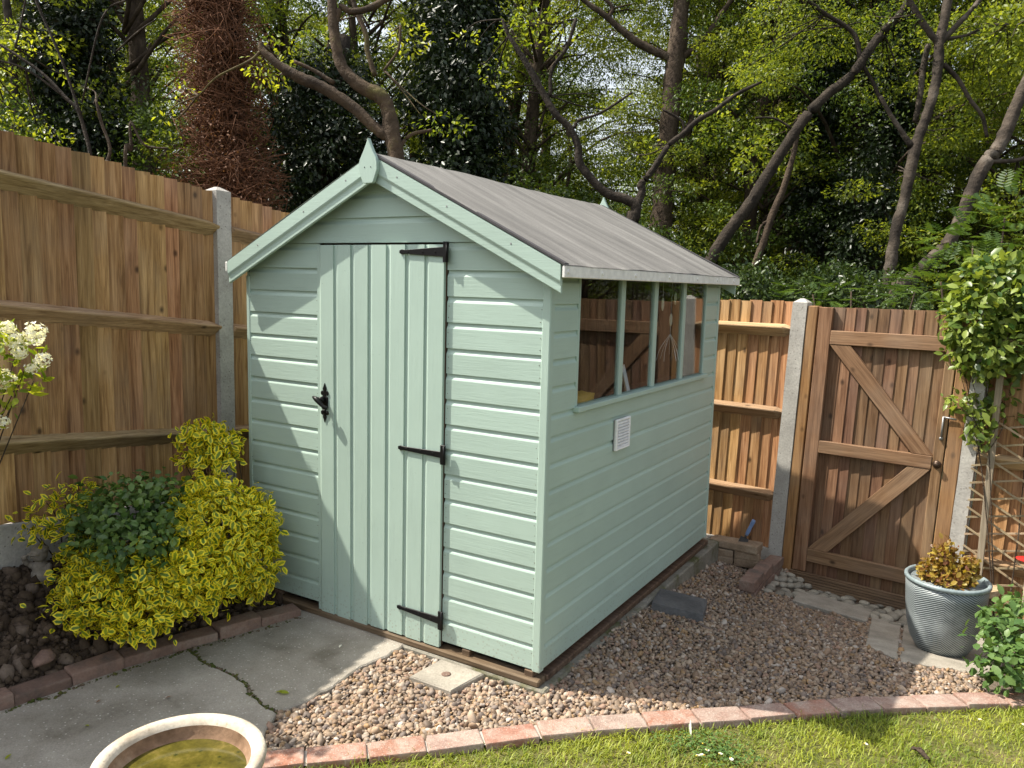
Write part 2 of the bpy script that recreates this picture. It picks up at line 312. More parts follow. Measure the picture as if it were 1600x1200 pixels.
def tube_data(pts, seg=8, k=5, rough=0., base=0):
    """pts rows: x,y,z,r"""
    q = smooth_path(pts, k) if len(pts) > 2 else [np.array(p, float) for p in pts]
    V, Fc = [], []; up = np.array([.31, .2, .93])
    for i, p in enumerate(q):
        t = q[min(i+1, len(q)-1)][:3]-q[max(i-1, 0)][:3]; t /= np.linalg.norm(t)+1e-9
        a = np.cross(t, up if abs(t@up) < .95 else np.array([1, 0, 0])); a /= np.linalg.norm(a); b = np.cross(t, a)
        for j in range(seg):
            an = 2*math.pi*j/seg; r = max(.0008, p[3])*(1+rough*random.uniform(-1, 1)); V.append(p[:3]+(a*math.cos(an)+b*math.sin(an))*r)
    for i in range(len(q)-1):
        for j in range(seg): Fc.append((base+i*seg+j, base+i*seg+(j+1) % seg, base+(i+1)*seg+(j+1) % seg, base+(i+1)*seg+j))
    Fc.append(tuple(base+j for j in range(seg-1, -1, -1))); Fc.append(tuple(base+(len(q)-1)*seg+j for j in range(seg)))
    return V, Fc
def tubes(name, lists, mat, parent=None, seg=8, k=5, rough=0., loc=None):
    V, Fc = [], []
    for L in lists:
        v, f = tube_data(L, seg, k, rough, len(V)); V += v; Fc += f
    return obj(name, V, Fc, mat, parent, True, loc)
def lathe(name, prof, mat, parent=None, seg=48, loc=None, caps=True):
    V, Fc = [], []
    for r, z in prof:
        for j in range(seg): an = 2*math.pi*j/seg; V.append((r*math.cos(an), r*math.sin(an), z))
    for i in range(len(prof)-1):
        for j in range(seg): Fc.append((i*seg+j, i*seg+(j+1) % seg, (i+1)*seg+(j+1) % seg, (i+1)*seg+j))
    if caps: Fc.append(tuple(range(seg-1, -1, -1))); Fc.append(tuple((len(prof)-1)*seg+j for j in range(seg)))
    return obj(name, V, Fc, mat, parent, True, loc)
def bigmesh(name, verts, tris, mat, attrs=None, smooth=False):
    me = bpy.data.meshes.new(name); nv, nf = len(verts), len(tris)
    me.vertices.add(nv); me.vertices.foreach_set('co', np.ascontiguousarray(verts, dtype=np.float32).ravel())
    k = tris.shape[1]; me.loops.add(nf*k); me.loops.foreach_set('vertex_index', np.ascontiguousarray(tris, dtype=np.int32).ravel())
    me.polygons.add(nf); me.polygons.foreach_set('loop_start', np.arange(0, nf*k, k, dtype=np.int32))
    if smooth: me.polygons.foreach_set('use_smooth', np.ones(nf, dtype=bool))
    for nm, arr in (attrs or {}).items():
        if arr.ndim == 1: a = me.attributes.new(nm, 'FLOAT', 'POINT'); a.data.foreach_set('value', arr.astype(np.float32))
        else: a = me.attributes.new(nm, 'FLOAT_COLOR', 'POINT'); a.data.foreach_set('color', np.c_[arr, np.ones(len(arr))].astype(np.float32).ravel())
    me.update(calc_edges=True); me.validate(); me.materials.append(M[mat] if isinstance(mat, str) else mat); return me
# leaf outlines: x along the leaf, y across, e = 0 midrib .. 1 margin
LEAF2 = (np.array([(0, 0, 0), (.5, .26, .07), (1, 0, -.05), (.5, -.26, .07)]), np.array([(0, 2, 1), (0, 3, 2)]), np.array([0, 1, .6, 1.]))
LEAF6 = (np.array([(0, 0, 0), (.28, .2, .05), (.62, .23, .06), (1, 0, -.06), (.62, -.23, .06), (.28, -.2, .05), (.3, 0, 0), (.65, 0, 0)]),
         np.array([(0, 6, 1), (1, 6, 7), (1, 7, 2), (2, 7, 3), (0, 5, 6), (5, 7, 6), (5, 4, 7), (4, 3, 7)]), np.array([.1, 1, 1, .9, 1, 1, 0, 0.]))
def unit(a): return a/(np.linalg.norm(a, axis=-1, keepdims=True)+1e-9)
def leaves(pos, dirs, nrm, size, v, shape=LEAF2, wid=1.):
    """one small folded face set per leaf"""
    S, T, Ed = shape; n = len(pos); x = unit(dirs); z = unit(nrm-x*np.sum(nrm*x, 1, keepdims=True)); y = np.cross(z, x)
    s = size[:, None, None]
    V = pos[:, None]+s*(S[None, :, 0, None]*x[:, None]+wid*S[None, :, 1, None]*y[:, None]+S[None, :, 2, None]*z[:, None])
    Fc = (T[None]+(np.arange(n)*len(S))[:, None, None]).reshape(-1, 3)
    return V.reshape(-1, 3), Fc, np.repeat(v, len(S)), np.tile(Ed, n)
def cloud(centers, radii, n, size, flat=.6, up=.9, lo=0, hi=1, shape=LEAF2, shell=.5, wid=1., droop=.3):
    """leaves scattered through ellipsoid clumps; centers (k,3), radii (k,3)"""
    k = len(centers); w8 = np.prod(radii, 1)**(2/3); idx = rng.choice(k, n, p=w8/w8.sum())
    d = unit(rng.normal(size=(n, 3))); r = rng.random(n)**(1/3)*(1-shell)+shell*(1-.25*rng.random(n)**2)
    pos = centers[idx]+d*radii[idx]*r[:, None]
    nr = unit(d*.7+np.array([0, 0, up])+rng.normal(size=(n, 3))*.55); di = unit(d+rng.normal(size=(n, 3))*.9+np.array([0, 0, -droop]))
    sz = size*(.6+.8*rng.random(n)); v = np.clip(rng.beta(1.6, 2.2, n)*(hi-lo)+lo+rng.normal(size=k)[idx]*.12, 0, 1)
    return leaves(pos, di, nr, sz, v, shape, wid)
def cat(parts):
    Vs, Fs, vs_, es = [], [], [], []; o = 0
    for V, Fc, v, e in parts: Vs.append(V); Fs.append(Fc+o); vs_.append(v); es.append(e); o += len(V)
    return np.concatenate(Vs), np.concatenate(Fs), np.concatenate(vs_), np.concatenate(es)
def leafmesh(name, data, mat): return bigmesh(name, data[0], data[1], mat, {'v': data[2], 'e': data[3]})
exec_later = []
# ================================================================== GROUND
def gz(x, y):
    sx_ = np.clip((np.asarray(x)-.42)/.22, 0, 1); sy_ = np.clip((np.asarray(y)-1.5)/1.1, 0, 1)        # the gate corner lies lower, behind the brick kerb
    return np.interp(y, [-50, .2, 2.6, 3.3, 300], [.035, .035, -.185, -.25, -.25])-.095*sx_*sy_+.075*np.clip(1-(np.asarray(x)-.03)/.4, 0, 1)*np.clip((np.asarray(y)-.15)/.7, 0, 1)*np.clip((3.1-np.asarray(y))/.5, 0, 1)        # gravel banked against the shed
def G2(px, py, dz=0.):
    z = .03
    for _ in range(12): p = GP(px, py, z+dz); z = float(gz(p[0], p[1]))
    return np.array([p[0], p[1], z+dz])
def structure(o): o['kind'] = 'structure'; return o
xs = np.unique(np.r_[np.linspace(-4, 4, 33), np.linspace(-150, 150, 31)]); ys = np.unique(np.r_[np.linspace(-4, 4, 33), np.linspace(-60, 220, 29)])
V = [(x, y, float(gz(x, y))-.04-(.1 if y > 3.4 else 0)) for y in ys for x in xs]; nx = len(xs)
structure(obj('ground', V, [(j*nx+i, j*nx+i+1, (j+1)*nx+i+1, (j+1)*nx+i) for j in range(len(ys)-1) for i in range(nx-1)], 'wground'))
def sheet(name, poly, mat, dz, th=0., bev=0.):
    """flat outline laid on the ground; with thickness it becomes a slab whose top is dz above the ground"""
    bm = bmesh.new(); top = [bm.verts.new((p[0], p[1], float(gz(p[0], p[1]))+dz)) for p in poly]; bm.faces.new(top)
    bmesh.ops.recalc_face_normals(bm, faces=bm.faces)
    for f in bm.faces:
        if f.normal.z < 0: f.normal_flip()
    if th:
        r = bmesh.ops.extrude_face_region(bm, geom=list(bm.faces)); bmesh.ops.translate(bm, vec=(0, 0, -th), verts=[v for v in r['geom'] if isinstance(v, bmesh.types.BMVert)])
        bmesh.ops.recalc_face_normals(bm, faces=bm.faces)
        if bev: bmesh.ops.bevel(bm, geom=[e for e in bm.edges if all(v.co.z > float(gz(v.co.x, v.co.y))+dz-.001 for v in e.verts)], offset=bev, segments=1, affect='EDGES')
    return bm_mesh(bm, name, mat)
def strip(name, f_lo, f_hi, xr, mat, dz, n=60, m=10):
    V, Fc = [], []
    for i in range(n+1):
        x = xr[0]+(xr[1]-xr[0])*i/n; a, b = f_lo(x), f_hi(x)
        for j in range(m+1): y = a+(b-a)*j/m; V.append((x, y, float(gz(x, y))+dz))
    for i in range(n):
        for j in range(m): k = i*(m+1)+j; Fc.append((k, k+m+1, k+m+2, k+1))
    return obj(name, V, Fc, mat)
# brick edging curve (centre line of the bricks), from left to right
ECURVE = [G2(*q, .03) for q in [(330, 1196), (400, 1187), (550, 1172), (740, 1150), (925, 1130), (1090, 1117), (1215, 1108), (1345, 1099), (1480, 1093), (1620, 1090)]]
ECURVE = [ECURVE[0]+(ECURVE[0]-ECURVE[2])*1.6]+ECURVE+[ECURVE[-1]+(ECURVE[-1]-ECURVE[-2])*3]
ep = np.array(smooth_path(ECURVE, 12))
def ey(x): return float(np.interp(x, ep[:, 0], ep[:, 1]))
structure(strip('gravel_ground', lambda x: ey(x)+.0, lambda x: 3.15, (-1.7, 2.6), 'gravelbed', -.006))
structure(strip('lawn', lambda x: ey(x)-3.2, lambda x: ey(x)-.03, (-1.2, 3.4), 'turf', -.004, 60, 24))
# front brick edging
edging = thing('brick_edging', 'curved row of worn red bricks edging the lawn', 'brick edging', ep[len(ep)//3][:3])
eo = np.array(edging.location)
seg = np.linalg.norm(np.diff(ep[:, :2], axis=0), axis=1); sl_ = np.r_[0, np.cumsum(seg)]
def along(s): return np.array([np.interp(s, sl_, ep[:, k]) for k in range(3)])
brick_me = [bm_mesh(bevelled([tuple(c+random.uniform(-.0035, .0035) for c in q) for q in boxv(-.103, .103, -.052, .052, -.06, .0)], BF, .006, 2), 'brick', 'brick') for _ in range(4)]
s = .12; mort = []
while s < sl_[-1]-.12:
    p = along(s); q = along(s+.05)-along(s-.05); a = math.atan2(q[1], q[0])
    link('brick', random.choice(brick_me), edging, p-eo+np.array([0, 0, random.uniform(-.004, .004)]), (random.uniform(-.02, .02), -math.atan2(q[2], math.hypot(q[0], q[1])), a+random.uniform(-.012, .012)), (1, random.uniform(.95, 1.03), 1))
    mort.append(along(s+.108)); s += .216
V, Fc = [], []
for i in range(len(ep)):
    t = ep[min(i+1, len(ep)-1)]-ep[max(i-1, 0)]; n_ = np.array([-t[1], t[0], 0]); n_ /= np.linalg.norm(n_)
    V += [ep[i]-n_*.046-eo+(0, 0, -.013), ep[i]+n_*.046-eo+(0, 0, -.013)]
obj('mortar_bed', V, [(2*i, 2*i+2, 2*i+3, 2*i+1) for i in range(len(ep)-1)], 'mortar', edging)
# concrete path: two slabs with an open crack between them
crack = [G2(*q) for q in [(296, 1022), (318, 1040), (352, 1056), (381, 1072), (392, 1090), (410, 1108), (432, 1121)]]
_cr = smooth_path(crack, 5); crack = [c+np.array((random.uniform(-.006, .006), random.uniform(-.006, .006), 0)) for c in _cr]
right_edge = [G2(*q) for q in [(432, 1121), (470, 1106), (520, 1078), (560, 1052), (600, 1032), (640, 1010)]]
_re = smooth_path(right_edge, 5); right_edge = [_re[0]]+[c+np.array((random.uniform(-.008, .008), random.uniform(-.008, .008), 0)) for c in _re[1:]]
path = structure(thing('path', None, None, (-1.2, -.5, .03)))
po = np.array(path.location)
def pathslab(poly):
    me = sheet('concrete_slab', poly, 'conc', .022, .07, .006); o = link('concrete_slab', me, path, -po); return o
back = [np.array((-.83, .02, 0)), np.array((-1.62, .02, 0)), G2(296, 1022)-np.array((.02, -.02, 0))]
pathslab([c+np.array((.003, .003, 0)) for c in crack]+right_edge[1:]+back[:2])
far = [G2(432, 1121), G2(414, 1150), G2(408, 1185), np.array((-.62, -1.6, 0)), np.array((-.7, -2.6, 0)), np.array((-2.3, -2.6, 0)), np.array((-2.2, -1.5, 0)), G2(0, 1100), G2(150, 1060)]
pathslab([c-np.array((.003, .003, 0)) for c in crack]+far)
# bed edging bricks
bed = thing('bed_edging', 'low line of dark worn bricks between soil bed and concrete path', 'brick edging', G2(230, 1030))
bo = np.array(bed.location)
bl = [G2(*q, .03) for q in [(462, 955), (360, 985), (290, 1004), (225, 1024), (150, 1048), (70, 1076), (0, 1098)]]
bl.append(bl[-1]+(bl[-1]-bl[-2])); bl.append(bl[-1]+(bl[-1]-bl[-2])); bp_ = np.array(bl)
bs = np.r_[0, np.cumsum(np.linalg.norm(np.diff(bp_[:, :2], axis=0), axis=1))]
bmeds = [bm_mesh(bevelled([tuple(c+random.uniform(-.006, .006) for c in q) for q in boxv(-.104, .104, -.05, .05, -.07, .04)], BF, .008, 2), 'brick', 'brickd') for _ in range(3)]
s = .1
while s < bs[-1]-.05:
    f = lambda q: np.array([np.interp(q, bs, bp_[:, k]) for k in range(3)])
    q = f(s+.06)-f(s-.06); p = f(s)
    link('brick', random.choice(bmeds), bed, p-bo+np.array([0, 0, random.uniform(-.012, .01)]), (random.uniform(-.06, .06), random.uniform(-.04, .04), math.atan2(q[1], q[0])+random.uniform(-.05, .05))); s += .213
# soil bed rising to the fence
def fence_x(y): return -2.42-(y-.23)*math.tan(math.radians(4.5))
def soil_z(x, y):
    ex = float(np.interp(y, bp_[::-1, 1], bp_[::-1, 0])) if y > bp_[-1, 1] else bp_[-1, 0]
    fx = fence_x(y); t = np.clip((ex-x)/(ex-fx+1e-6), 0, 1.1)
    return .055+t**1.3*float(np.interp(y, [-1.6, -.9, .2, .8], [.40, .34, .22, .12]))
V, Fc = [], []; na, nb = 60, 60
for i in range(na+1):
    y = -2.0+2.5*i/na; ex = float(np.interp(y, bp_[::-1, 1], bp_[::-1, 0])); ex = min(ex, -1.5 if y < .1 else -1.86); fx = fence_x(y)-.03
    for j in range(nb+1):
        x = ex-.04+(fx-ex+.04)*j/nb; V.append((x, y, soil_z(x, y)+random.uniform(-.012, .014)))
for i in range(na):
    for j in range(nb): k = i*(nb+1)+j; Fc.append((k, k+1, k+nb+2, k+nb+1))
structure(obj('flower_bed_soil', V, Fc, 'soil', smooth=True))
# ------------------------------------------------------------------ stones and clods as instanced geometry in one mesh
def ico(sub):
    bm = bmesh.new(); bmesh.ops.create_icosphere(bm, subdivisions=sub, radius=1); v = np.array([q.co[:] for q in bm.verts]); f = np.array([[q.index for q in t.verts] for t in bm.faces]); bm.free(); return v, f
I1 = ico(2); I0 = ico(1)
def rotmats(n, tilt):
    a = rng.uniform(0, 2*np.pi, n); ax = rng.normal(size=(n, 2))*tilt
    ca, sa = np.cos(a), np.sin(a); R = np.zeros((n, 3, 3)); R[:, 0, 0] = ca; R[:, 0, 1] = -sa; R[:, 1, 0] = sa; R[:, 1, 1] = ca; R[:, 2, 2] = 1
    T = np.tile(np.eye(3), (n, 1, 1)); T[:, 0, 2] = ax[:, 0]; T[:, 2, 0] = -ax[:, 0]; T[:, 1, 2] = ax[:, 1]; T[:, 2, 1] = -ax[:, 1]
    return T@R
def pebbles(name, pos, size, cols, mat, flat=(.45, .75), lump=.14, base=I1, tilt=.35):
    n = len(pos); v, f = base
    sc = np.c_[np.ones(n), rng.uniform(.62, .95, n), rng.uniform(*flat, n)]*size[:, None]
    L = v[None]*(1+lump*np.sin(v[None]@rng.normal(size=(n, 3, 3)).transpose(0, 2, 1)*2.1+rng.uniform(0, 6, (n, 1, 3))).sum(-1, keepdims=True)*.6)
    W = np.einsum('nij,nkj->nki', rotmats(n, tilt), L*sc[:, None])+pos[:, None]
    return bigmesh(name, W.reshape(-1, 3), (f[None]+(np.arange(n)*len(v))[:, None, None]).reshape(-1, 3), mat, {'col': np.repeat(cols, len(v), 0)}, True)
PAL = np.array([(.42, .32, .22), (.35, .25, .165), (.47, .38, .28), (.32, .25, .185), (.25, .205, .17), (.51, .44, .35), (.41, .28, .20), (.43, .29, .15), (.21, .175, .15), (.56, .51, .44)])
def inpoly(px, py, poly):
    c = np.zeros(len(px), bool); j = len(poly)-1
    for i in range(len(poly)):
        xi, yi, xj, yj = poly[i][0], poly[i][1], poly[j][0], poly[j][1]
        cr = ((yi > py) != (yj > py)) & (px < (xj-xi)*(py-yi)/(yj-yi+1e-12)+xi); c ^= cr; j = i
    return c
slabA = [G2(*q) for q in [(1362, 968), (1408, 978), (1402, 1034), (1352, 1012)]]
slabB = [G2(*q) for q in [(1412, 978), (1575, 1000), (1560, 1062), (1405, 1036)]]
plank = [G2(*q) for q in [(1248, 928), (1362, 958), (1354, 976), (1238, 943)]]
drain = [G2(*q) for q in [(688, 1040), (756, 1062), (704, 1090), (640, 1066)]]
slate = [G2(*q) for q in [(1030, 932), (1104, 950), (1098, 975), (1018, 955)]]
cobzone = [G2(*q) for q in [(1205, 890), (1240, 900), (1420, 945), (1415, 985), (1362, 968), (1240, 935), (1192, 925)]]
lowwall = [G2(*q) for q in [(1152, 918), (1205, 872), (1222, 880), (1180, 935)]]
n = 190000; gx = rng.uniform(-1.0, 2.3, n); gy = rng.uniform(-1.2, 2.95, n)
ok = (gy > np.interp(gx, ep[:, 0], ep[:, 1])+.05) & ~((gx < .035) & (gy > -.045)) & (gy < 2.86-.12*(gx-.35))
pr = np.array(right_edge+[np.array((-.8, .1, 0))]); path_poly = crack[:1]+[right_edge[0]]+right_edge+[np.array((-.75, .3, 0)), np.array((-3, .3, 0))]
ok &= ~inpoly(gx, gy, [q for q in right_edge]+[np.array((-.80, .3, 0)), np.array((-3, .3, 0)), np.array((-3, -3, 0)), np.array((-.62, -3, 0)), G2(408, 1185), G2(414, 1150)])
for q in (slabA, slabB, plank, cobzone, lowwall): ok &= ~inpoly(gx, gy, q)
ok &= ~((gx > 1.62) & (gy > 1.35)); ok &= ~((gx > 1.1) & (gy > 2.35))
# evenly thinned: keep one stone per small cell plus some on top
gx, gy = gx[ok], gy[ok]; cell = np.round(gx/.0155).astype(int)*100003+np.round(gy/.014).astype(int)
_, first = np.unique(cell, return_index=True); top = rng.choice(len(gx), len(first)//4, replace=False); ids = np.r_[first, top]
isup = np.r_[np.zeros(len(first)), np.ones(len(top))]
pos = np.c_[gx[ids], gy[ids], gz(gx[ids], gy[ids])+.002+isup*.006+rng.uniform(-.003, .004, len(ids))]
cols = np.array([.80, .755, .74])*PAL[rng.choice(len(PAL), len(ids), p=np.array([.2, .17, .13, .12, .1, .07, .07, .05, .05, .04]))]*rng.uniform(.7, 1.15, (len(ids), 1))
sz_ = rng.gamma(9, .00115, len(ids)).clip(.0055, .019); near = pos[:, 1] < .35
for sel, bs_, lab in ((near, I1, 'loose tan pebble gravel between the shed front and the brick edging'), (~near, I0, 'loose brown pebble gravel along the shed side')):
    g = link('gravel', pebbles('gravel', pos[sel], sz_[sel], cols[sel], 'stone', (.36, .62), .2, bs_, .5), None); tag(g, lab, None, None, 'stuff')
print('gravel stones', len(ids))
# soil clods
n = 5200; sy = rng.uniform(-1.7, .35, n); sx = np.array([rng.uniform(fence_x(y)+.03, np.interp(y, bp_[::-1, 1], bp_[::-1, 0])-.07) for y in sy])
spos = np.array([(a, b, soil_z(a, b)+.004) for a, b in zip(sx, sy)])
SP = np.array([(.09, .065, .045), (.06, .043, .03), (.13, .095, .07), (.17, .13, .10)])
g = link('soil_clods', pebbles('soil_clods', spos, rng.gamma(1.6, .0065, n).clip(.003, .034), SP[rng.choice(4, n, p=[.4, .3, .22, .08])], 'clod', (.5, .9), .3, I0, .6)); tag(g, 'dry crumbly brown soil clods in the bed', None, None, 'stuff')
# grass
n = 64000; bx = rng.uniform(-1.0, 3.0, n); by = np.interp(bx, ep[:, 0], ep[:, 1])-.05-rng.random(n)**1.25*1.35
dens = np.sin(bx*7.1+np.sin(by*9)*1.3)+np.sin(by*8.3+bx*3)+.9*np.sin(bx*19+by*15); kp = rng.random(n) < np.clip(.82+.16*dens, .28, 1)
kp &= (bx > -.62+(by+1)*.0)
bx, by = bx[kp], by[kp]; n = len(bx); h = rng.gamma(6, .0048, n).clip(.010, .06)*(1+.25*np.sin(bx*5+by*4)); a = rng.uniform(0, 6.28, n); ln = rng.uniform(.2, 1.3, n)
di = np.c_[np.cos(a)*ln, np.sin(a)*ln, np.ones(n)]; di = unit(di); p0 = np.c_[bx, by, gz(bx, by)-.004]; sd = unit(np.c_[-np.sin(a), np.cos(a), np.zeros(n)]); wd = rng.uniform(.0011, .0024, n)[:, None]
p1 = p0+di*h[:, None]*.55; p2 = p0+di*h[:, None]*.9+np.c_[np.cos(a), np.sin(a), -.5*np.ones(n)]*(h*.22)[:, None]
V = np.stack([p0-sd*wd, p0+sd*wd, p1-sd*wd*.8, p1+sd*wd*.8, p2], 1).reshape(-1, 3); T = (np.array([(0, 1, 3), (0, 3, 2), (2, 3, 4)])[None]+(np.arange(n)*5)[:, None, None]).reshape(-1, 3)
pv = np.clip(rng.beta(2, 2, n)*.75+.13*np.sin(bx*6+by*5)+.12*np.sin(bx*15-by*11)+.1, 0, 1)
g = link('grass', bigmesh('grass', V, T, 'grass', {'v': np.repeat(pv, 5)})); tag(g, 'short patchy sunlit lawn grass', None, None, 'stuff')
# ================================================================== SHED
shed = thing('shed', 'sage green painted timber garden shed with felt apex roof', 'shed', (0, 0, 0))
W_, L_, H_, ZB = 1.8, 2.26, .1128, .12
RX, RZ, SL = -.888, 2.315, .487          # ridge position, bargeboard apex height, roof slope
def roof_under(x): return RZ-.035-SL*abs(x-RX)
T_ = .014
PROF = [(0, 0), (T_, .001), (T_, H_-.027), (T_-.0025, H_-.021), (T_-.0072, H_-.014), (T_-.0085, H_-.008), (T_-.0085, H_+.006), (0, H_+.006)]
def shiplap(name, length, h=H_, cl=0., cr=0.):
    """board running along +x from 0, face towards -y, s upwards"""
    k = h-H_; pr_ = [(d, s if s < .02 else s+k) for d, s in PROF]; n = len(pr_)
    jx = .0006
    V = [(s*cl, -d, s) for d, s in pr_]+[(length-s*cr, -d, s) for d, s in pr_]
    Fc = [tuple(range(n)), tuple(range(2*n-1, n-1, -1))]+[(i, (i+1) % n, n+(i+1) % n, n+i) for i in range(n)]
    bm = bevelled(V, Fc, 0); return bm
def trap(length_fn, x0, x1, z, h, parent, mat='paint_x', yoff=0.):
    bm = shiplap('board', x1-x0, h)
    me = bm_mesh(bm, 'board', mat); return link('board', me, parent, (x0, yoff, z))
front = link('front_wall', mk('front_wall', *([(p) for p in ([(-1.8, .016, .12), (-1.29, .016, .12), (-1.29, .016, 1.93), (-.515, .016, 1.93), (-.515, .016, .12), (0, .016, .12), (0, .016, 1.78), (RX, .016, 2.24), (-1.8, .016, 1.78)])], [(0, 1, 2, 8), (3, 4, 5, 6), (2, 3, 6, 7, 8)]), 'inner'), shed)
me_l = bm_mesh(shiplap('board', .512), 'board', 'paint_x'); me_r = bm_mesh(shiplap('board', .515), 'board', 'paint_x')
for k in range(16):
    z = ZB+k*H_
    for x0, x1, me in ((-1.8, -1.288, me_l), (-.515, 0, me_r)):
        lim = (RZ-.05-z)/SL; li2 = (RZ-.05-z-H_)/SL
        cl = x0 < RX and RX-li2 > x0; cr = x1 > RX and RX+li2 < x1
        if not (cl or cr): link('board', me, front, (x0, .014+random.uniform(-.001, .001), z), (0, random.uniform(-.0015, .0015), 0))
        else:
            a, b = (max(x0, RX-lim), x1) if cl else (x0, min(x1, RX+lim))
            kl = (RX-li2-a)/H_ if cl else 0; kr = (b-RX-li2)/H_ if cr else 0
            link('board', bm_mesh(shiplap('board', b-a, H_, kl, kr), 'board', 'paint_x'), front, (a, .014, z))
for z, h in ((1.932, .112), (2.046, .112), (2.160, .09)):
    hw = (RZ-.05-z)/SL; link('board', bm_mesh(shiplap('board', 2*hw, h, 1/SL, 1/SL), 'board', 'paint_x'), front, (RX-hw, .014, z))
# nail heads on the wall boards
V, Fc = [], []
def stud(V, Fc, p, ax, r=.0022, hgt=.0012, n=6):
    p = np.array(p); ax = np.array(ax, float); a = np.cross(ax, (0, .3, 1)) if abs(ax[2]) < .9 else np.cross(ax, (1, 0, 0)); a /= np.linalg.norm(a); b = np.cross(ax, a); o = len(V)
    for q in (0, 1):
        for j in range(n): an = 2*math.pi*j/n; V.append(p+(a*math.cos(an)+b*math.sin(an))*r*(1-.25*q)+ax*hgt*q)
    Fc.append(tuple(o+n+j for j in range(n)))
    for j in range(n): Fc.append((o+j, o+(j+1) % n, o+n+(j+1) % n, o+n+j))
for k in range(14):
    for x in (-.505, -.043, -1.30, -1.785):
        for dz in (.022, .068): stud(V, Fc, (x+random.uniform(-.004, .004), 0, ZB+k*H_+dz+random.uniform(-.006, .006)), (0, -1, 0))
tag(obj('nail_head', V, Fc, 'oldwood', front), kind='stuff')
# right side wall
def yboard(length, h=H_, mirror=False):
    bm = shiplap('board', length, h); bmesh.ops.rotate(bm, verts=bm.verts, cent=(0, 0, 0), matrix=Matrix.Rotation(math.pi/2, 3, 'Z')); return bm   # along +y, face to +x
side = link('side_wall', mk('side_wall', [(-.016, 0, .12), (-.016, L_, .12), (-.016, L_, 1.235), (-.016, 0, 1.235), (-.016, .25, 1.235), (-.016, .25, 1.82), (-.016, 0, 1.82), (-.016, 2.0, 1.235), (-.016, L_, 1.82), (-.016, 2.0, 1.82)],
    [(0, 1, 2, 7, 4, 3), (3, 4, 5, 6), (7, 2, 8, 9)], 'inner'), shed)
me_full = bm_mesh(yboard(L_-.03), 'board', 'paint_y'); me_a = bm_mesh(yboard(.222), 'board', 'paint_y'); me_b = bm_mesh(yboard(.245), 'board', 'paint_y')
for k in range(15):
    z = ZB+k*H_
    if k < 9: link('board', me_full, side, (-.014, .03, z))
    elif k == 9:
        link('board', bm_mesh(yboard(L_-.03, .095), 'board', 'paint_y'), side, (-.014, .03, z))
    else:
        z = 1.2305+(k-10)*H_
        link('board', me_a, side, (-.014, .03, z)); link('board', me_b, side, (-.014, 2.0, z))
link('board', bm_mesh(yboard(.222, .05), 'board', 'paint_y'), side, (-.014, .03, 1.2305+5*H_)); link('board', bm_mesh(yboard(.245, .05), 'board', 'paint_y'), side, (-.014, 2.0, 1.2305+5*H_))
# left and rear walls
lw = link('left_wall', mk('left_wall', [(-1.784, 0, .12), (-1.784, L_, .12), (-1.784, L_, 1.83), (-1.784, 0, 1.83)], [(0, 1, 2, 3)], 'inner'), shed)
bm = shiplap('board', L_-.02); bmesh.ops.rotate(bm, verts=bm.verts, cent=(0, 0, 0), matrix=Matrix.Rotation(-math.pi/2, 3, 'Z')); me_lw = bm_mesh(bm, 'board', 'paint_y')
for k in range(15): link('board', me_lw, lw, (-1.786, L_-.01, ZB+k*H_))
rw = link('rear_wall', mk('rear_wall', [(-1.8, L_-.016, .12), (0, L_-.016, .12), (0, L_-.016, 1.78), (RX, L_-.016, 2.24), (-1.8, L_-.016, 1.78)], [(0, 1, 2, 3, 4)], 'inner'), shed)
bm = shiplap('board', 1.8); bmesh.ops.rotate(bm, verts=bm.verts, cent=(0, 0, 0), matrix=Matrix.Rotation(math.pi, 3, 'Z')); me_rw = bm_mesh(bm, 'board', 'paint_x')
for k in range(15): link('board', me_rw, rw, (0, L_-.014, ZB+k*H_))
for k in range(15, 19):
    z = ZB+k*H_; hw = max(.02, (RZ-.05-z-H_)/SL); bm = shiplap('board', 2*hw); bmesh.ops.rotate(bm, verts=bm.verts, cent=(0, 0, 0), matrix=Matrix.Rotation(math.pi, 3, 'Z')); link('board', bm_mesh(bm, 'board', 'paint_x'), rw, (RX+hw, L_-.014, z))
# corner strips
box('corner_trim', (-.036, .003, -.004, .034, .112, 1.80), 'paint_z', shed, .004)
box('corner_trim', (-1.808, -1.782, -.003, .03, .112, 1.77), 'paint_z', shed, .004)
box('corner_trim', (-.03, .003, L_-.03, L_+.004, .112, 1.80), 'paint_z', shed, .004)
# floor and base timbers
box('floor', (-1.79, -.01, .02, L_-.02, .112, .128), 'inner', shed, 0)
box('base_timber', (-1.83, .012, -.022, .045, .055, .088), 'oldwood', shed, .005, jit=.003)
box('base_timber', (-.05, .012, .05, L_+.02, .055, .088), 'oldwood', shed, .005, jit=.003)
for x in (-1.6, -1.15, -.72, -.38, -.05): box('joist', (x-.022, x+.022, -.004, L_-.03, .086, .114), 'oldwood', shed, .003)
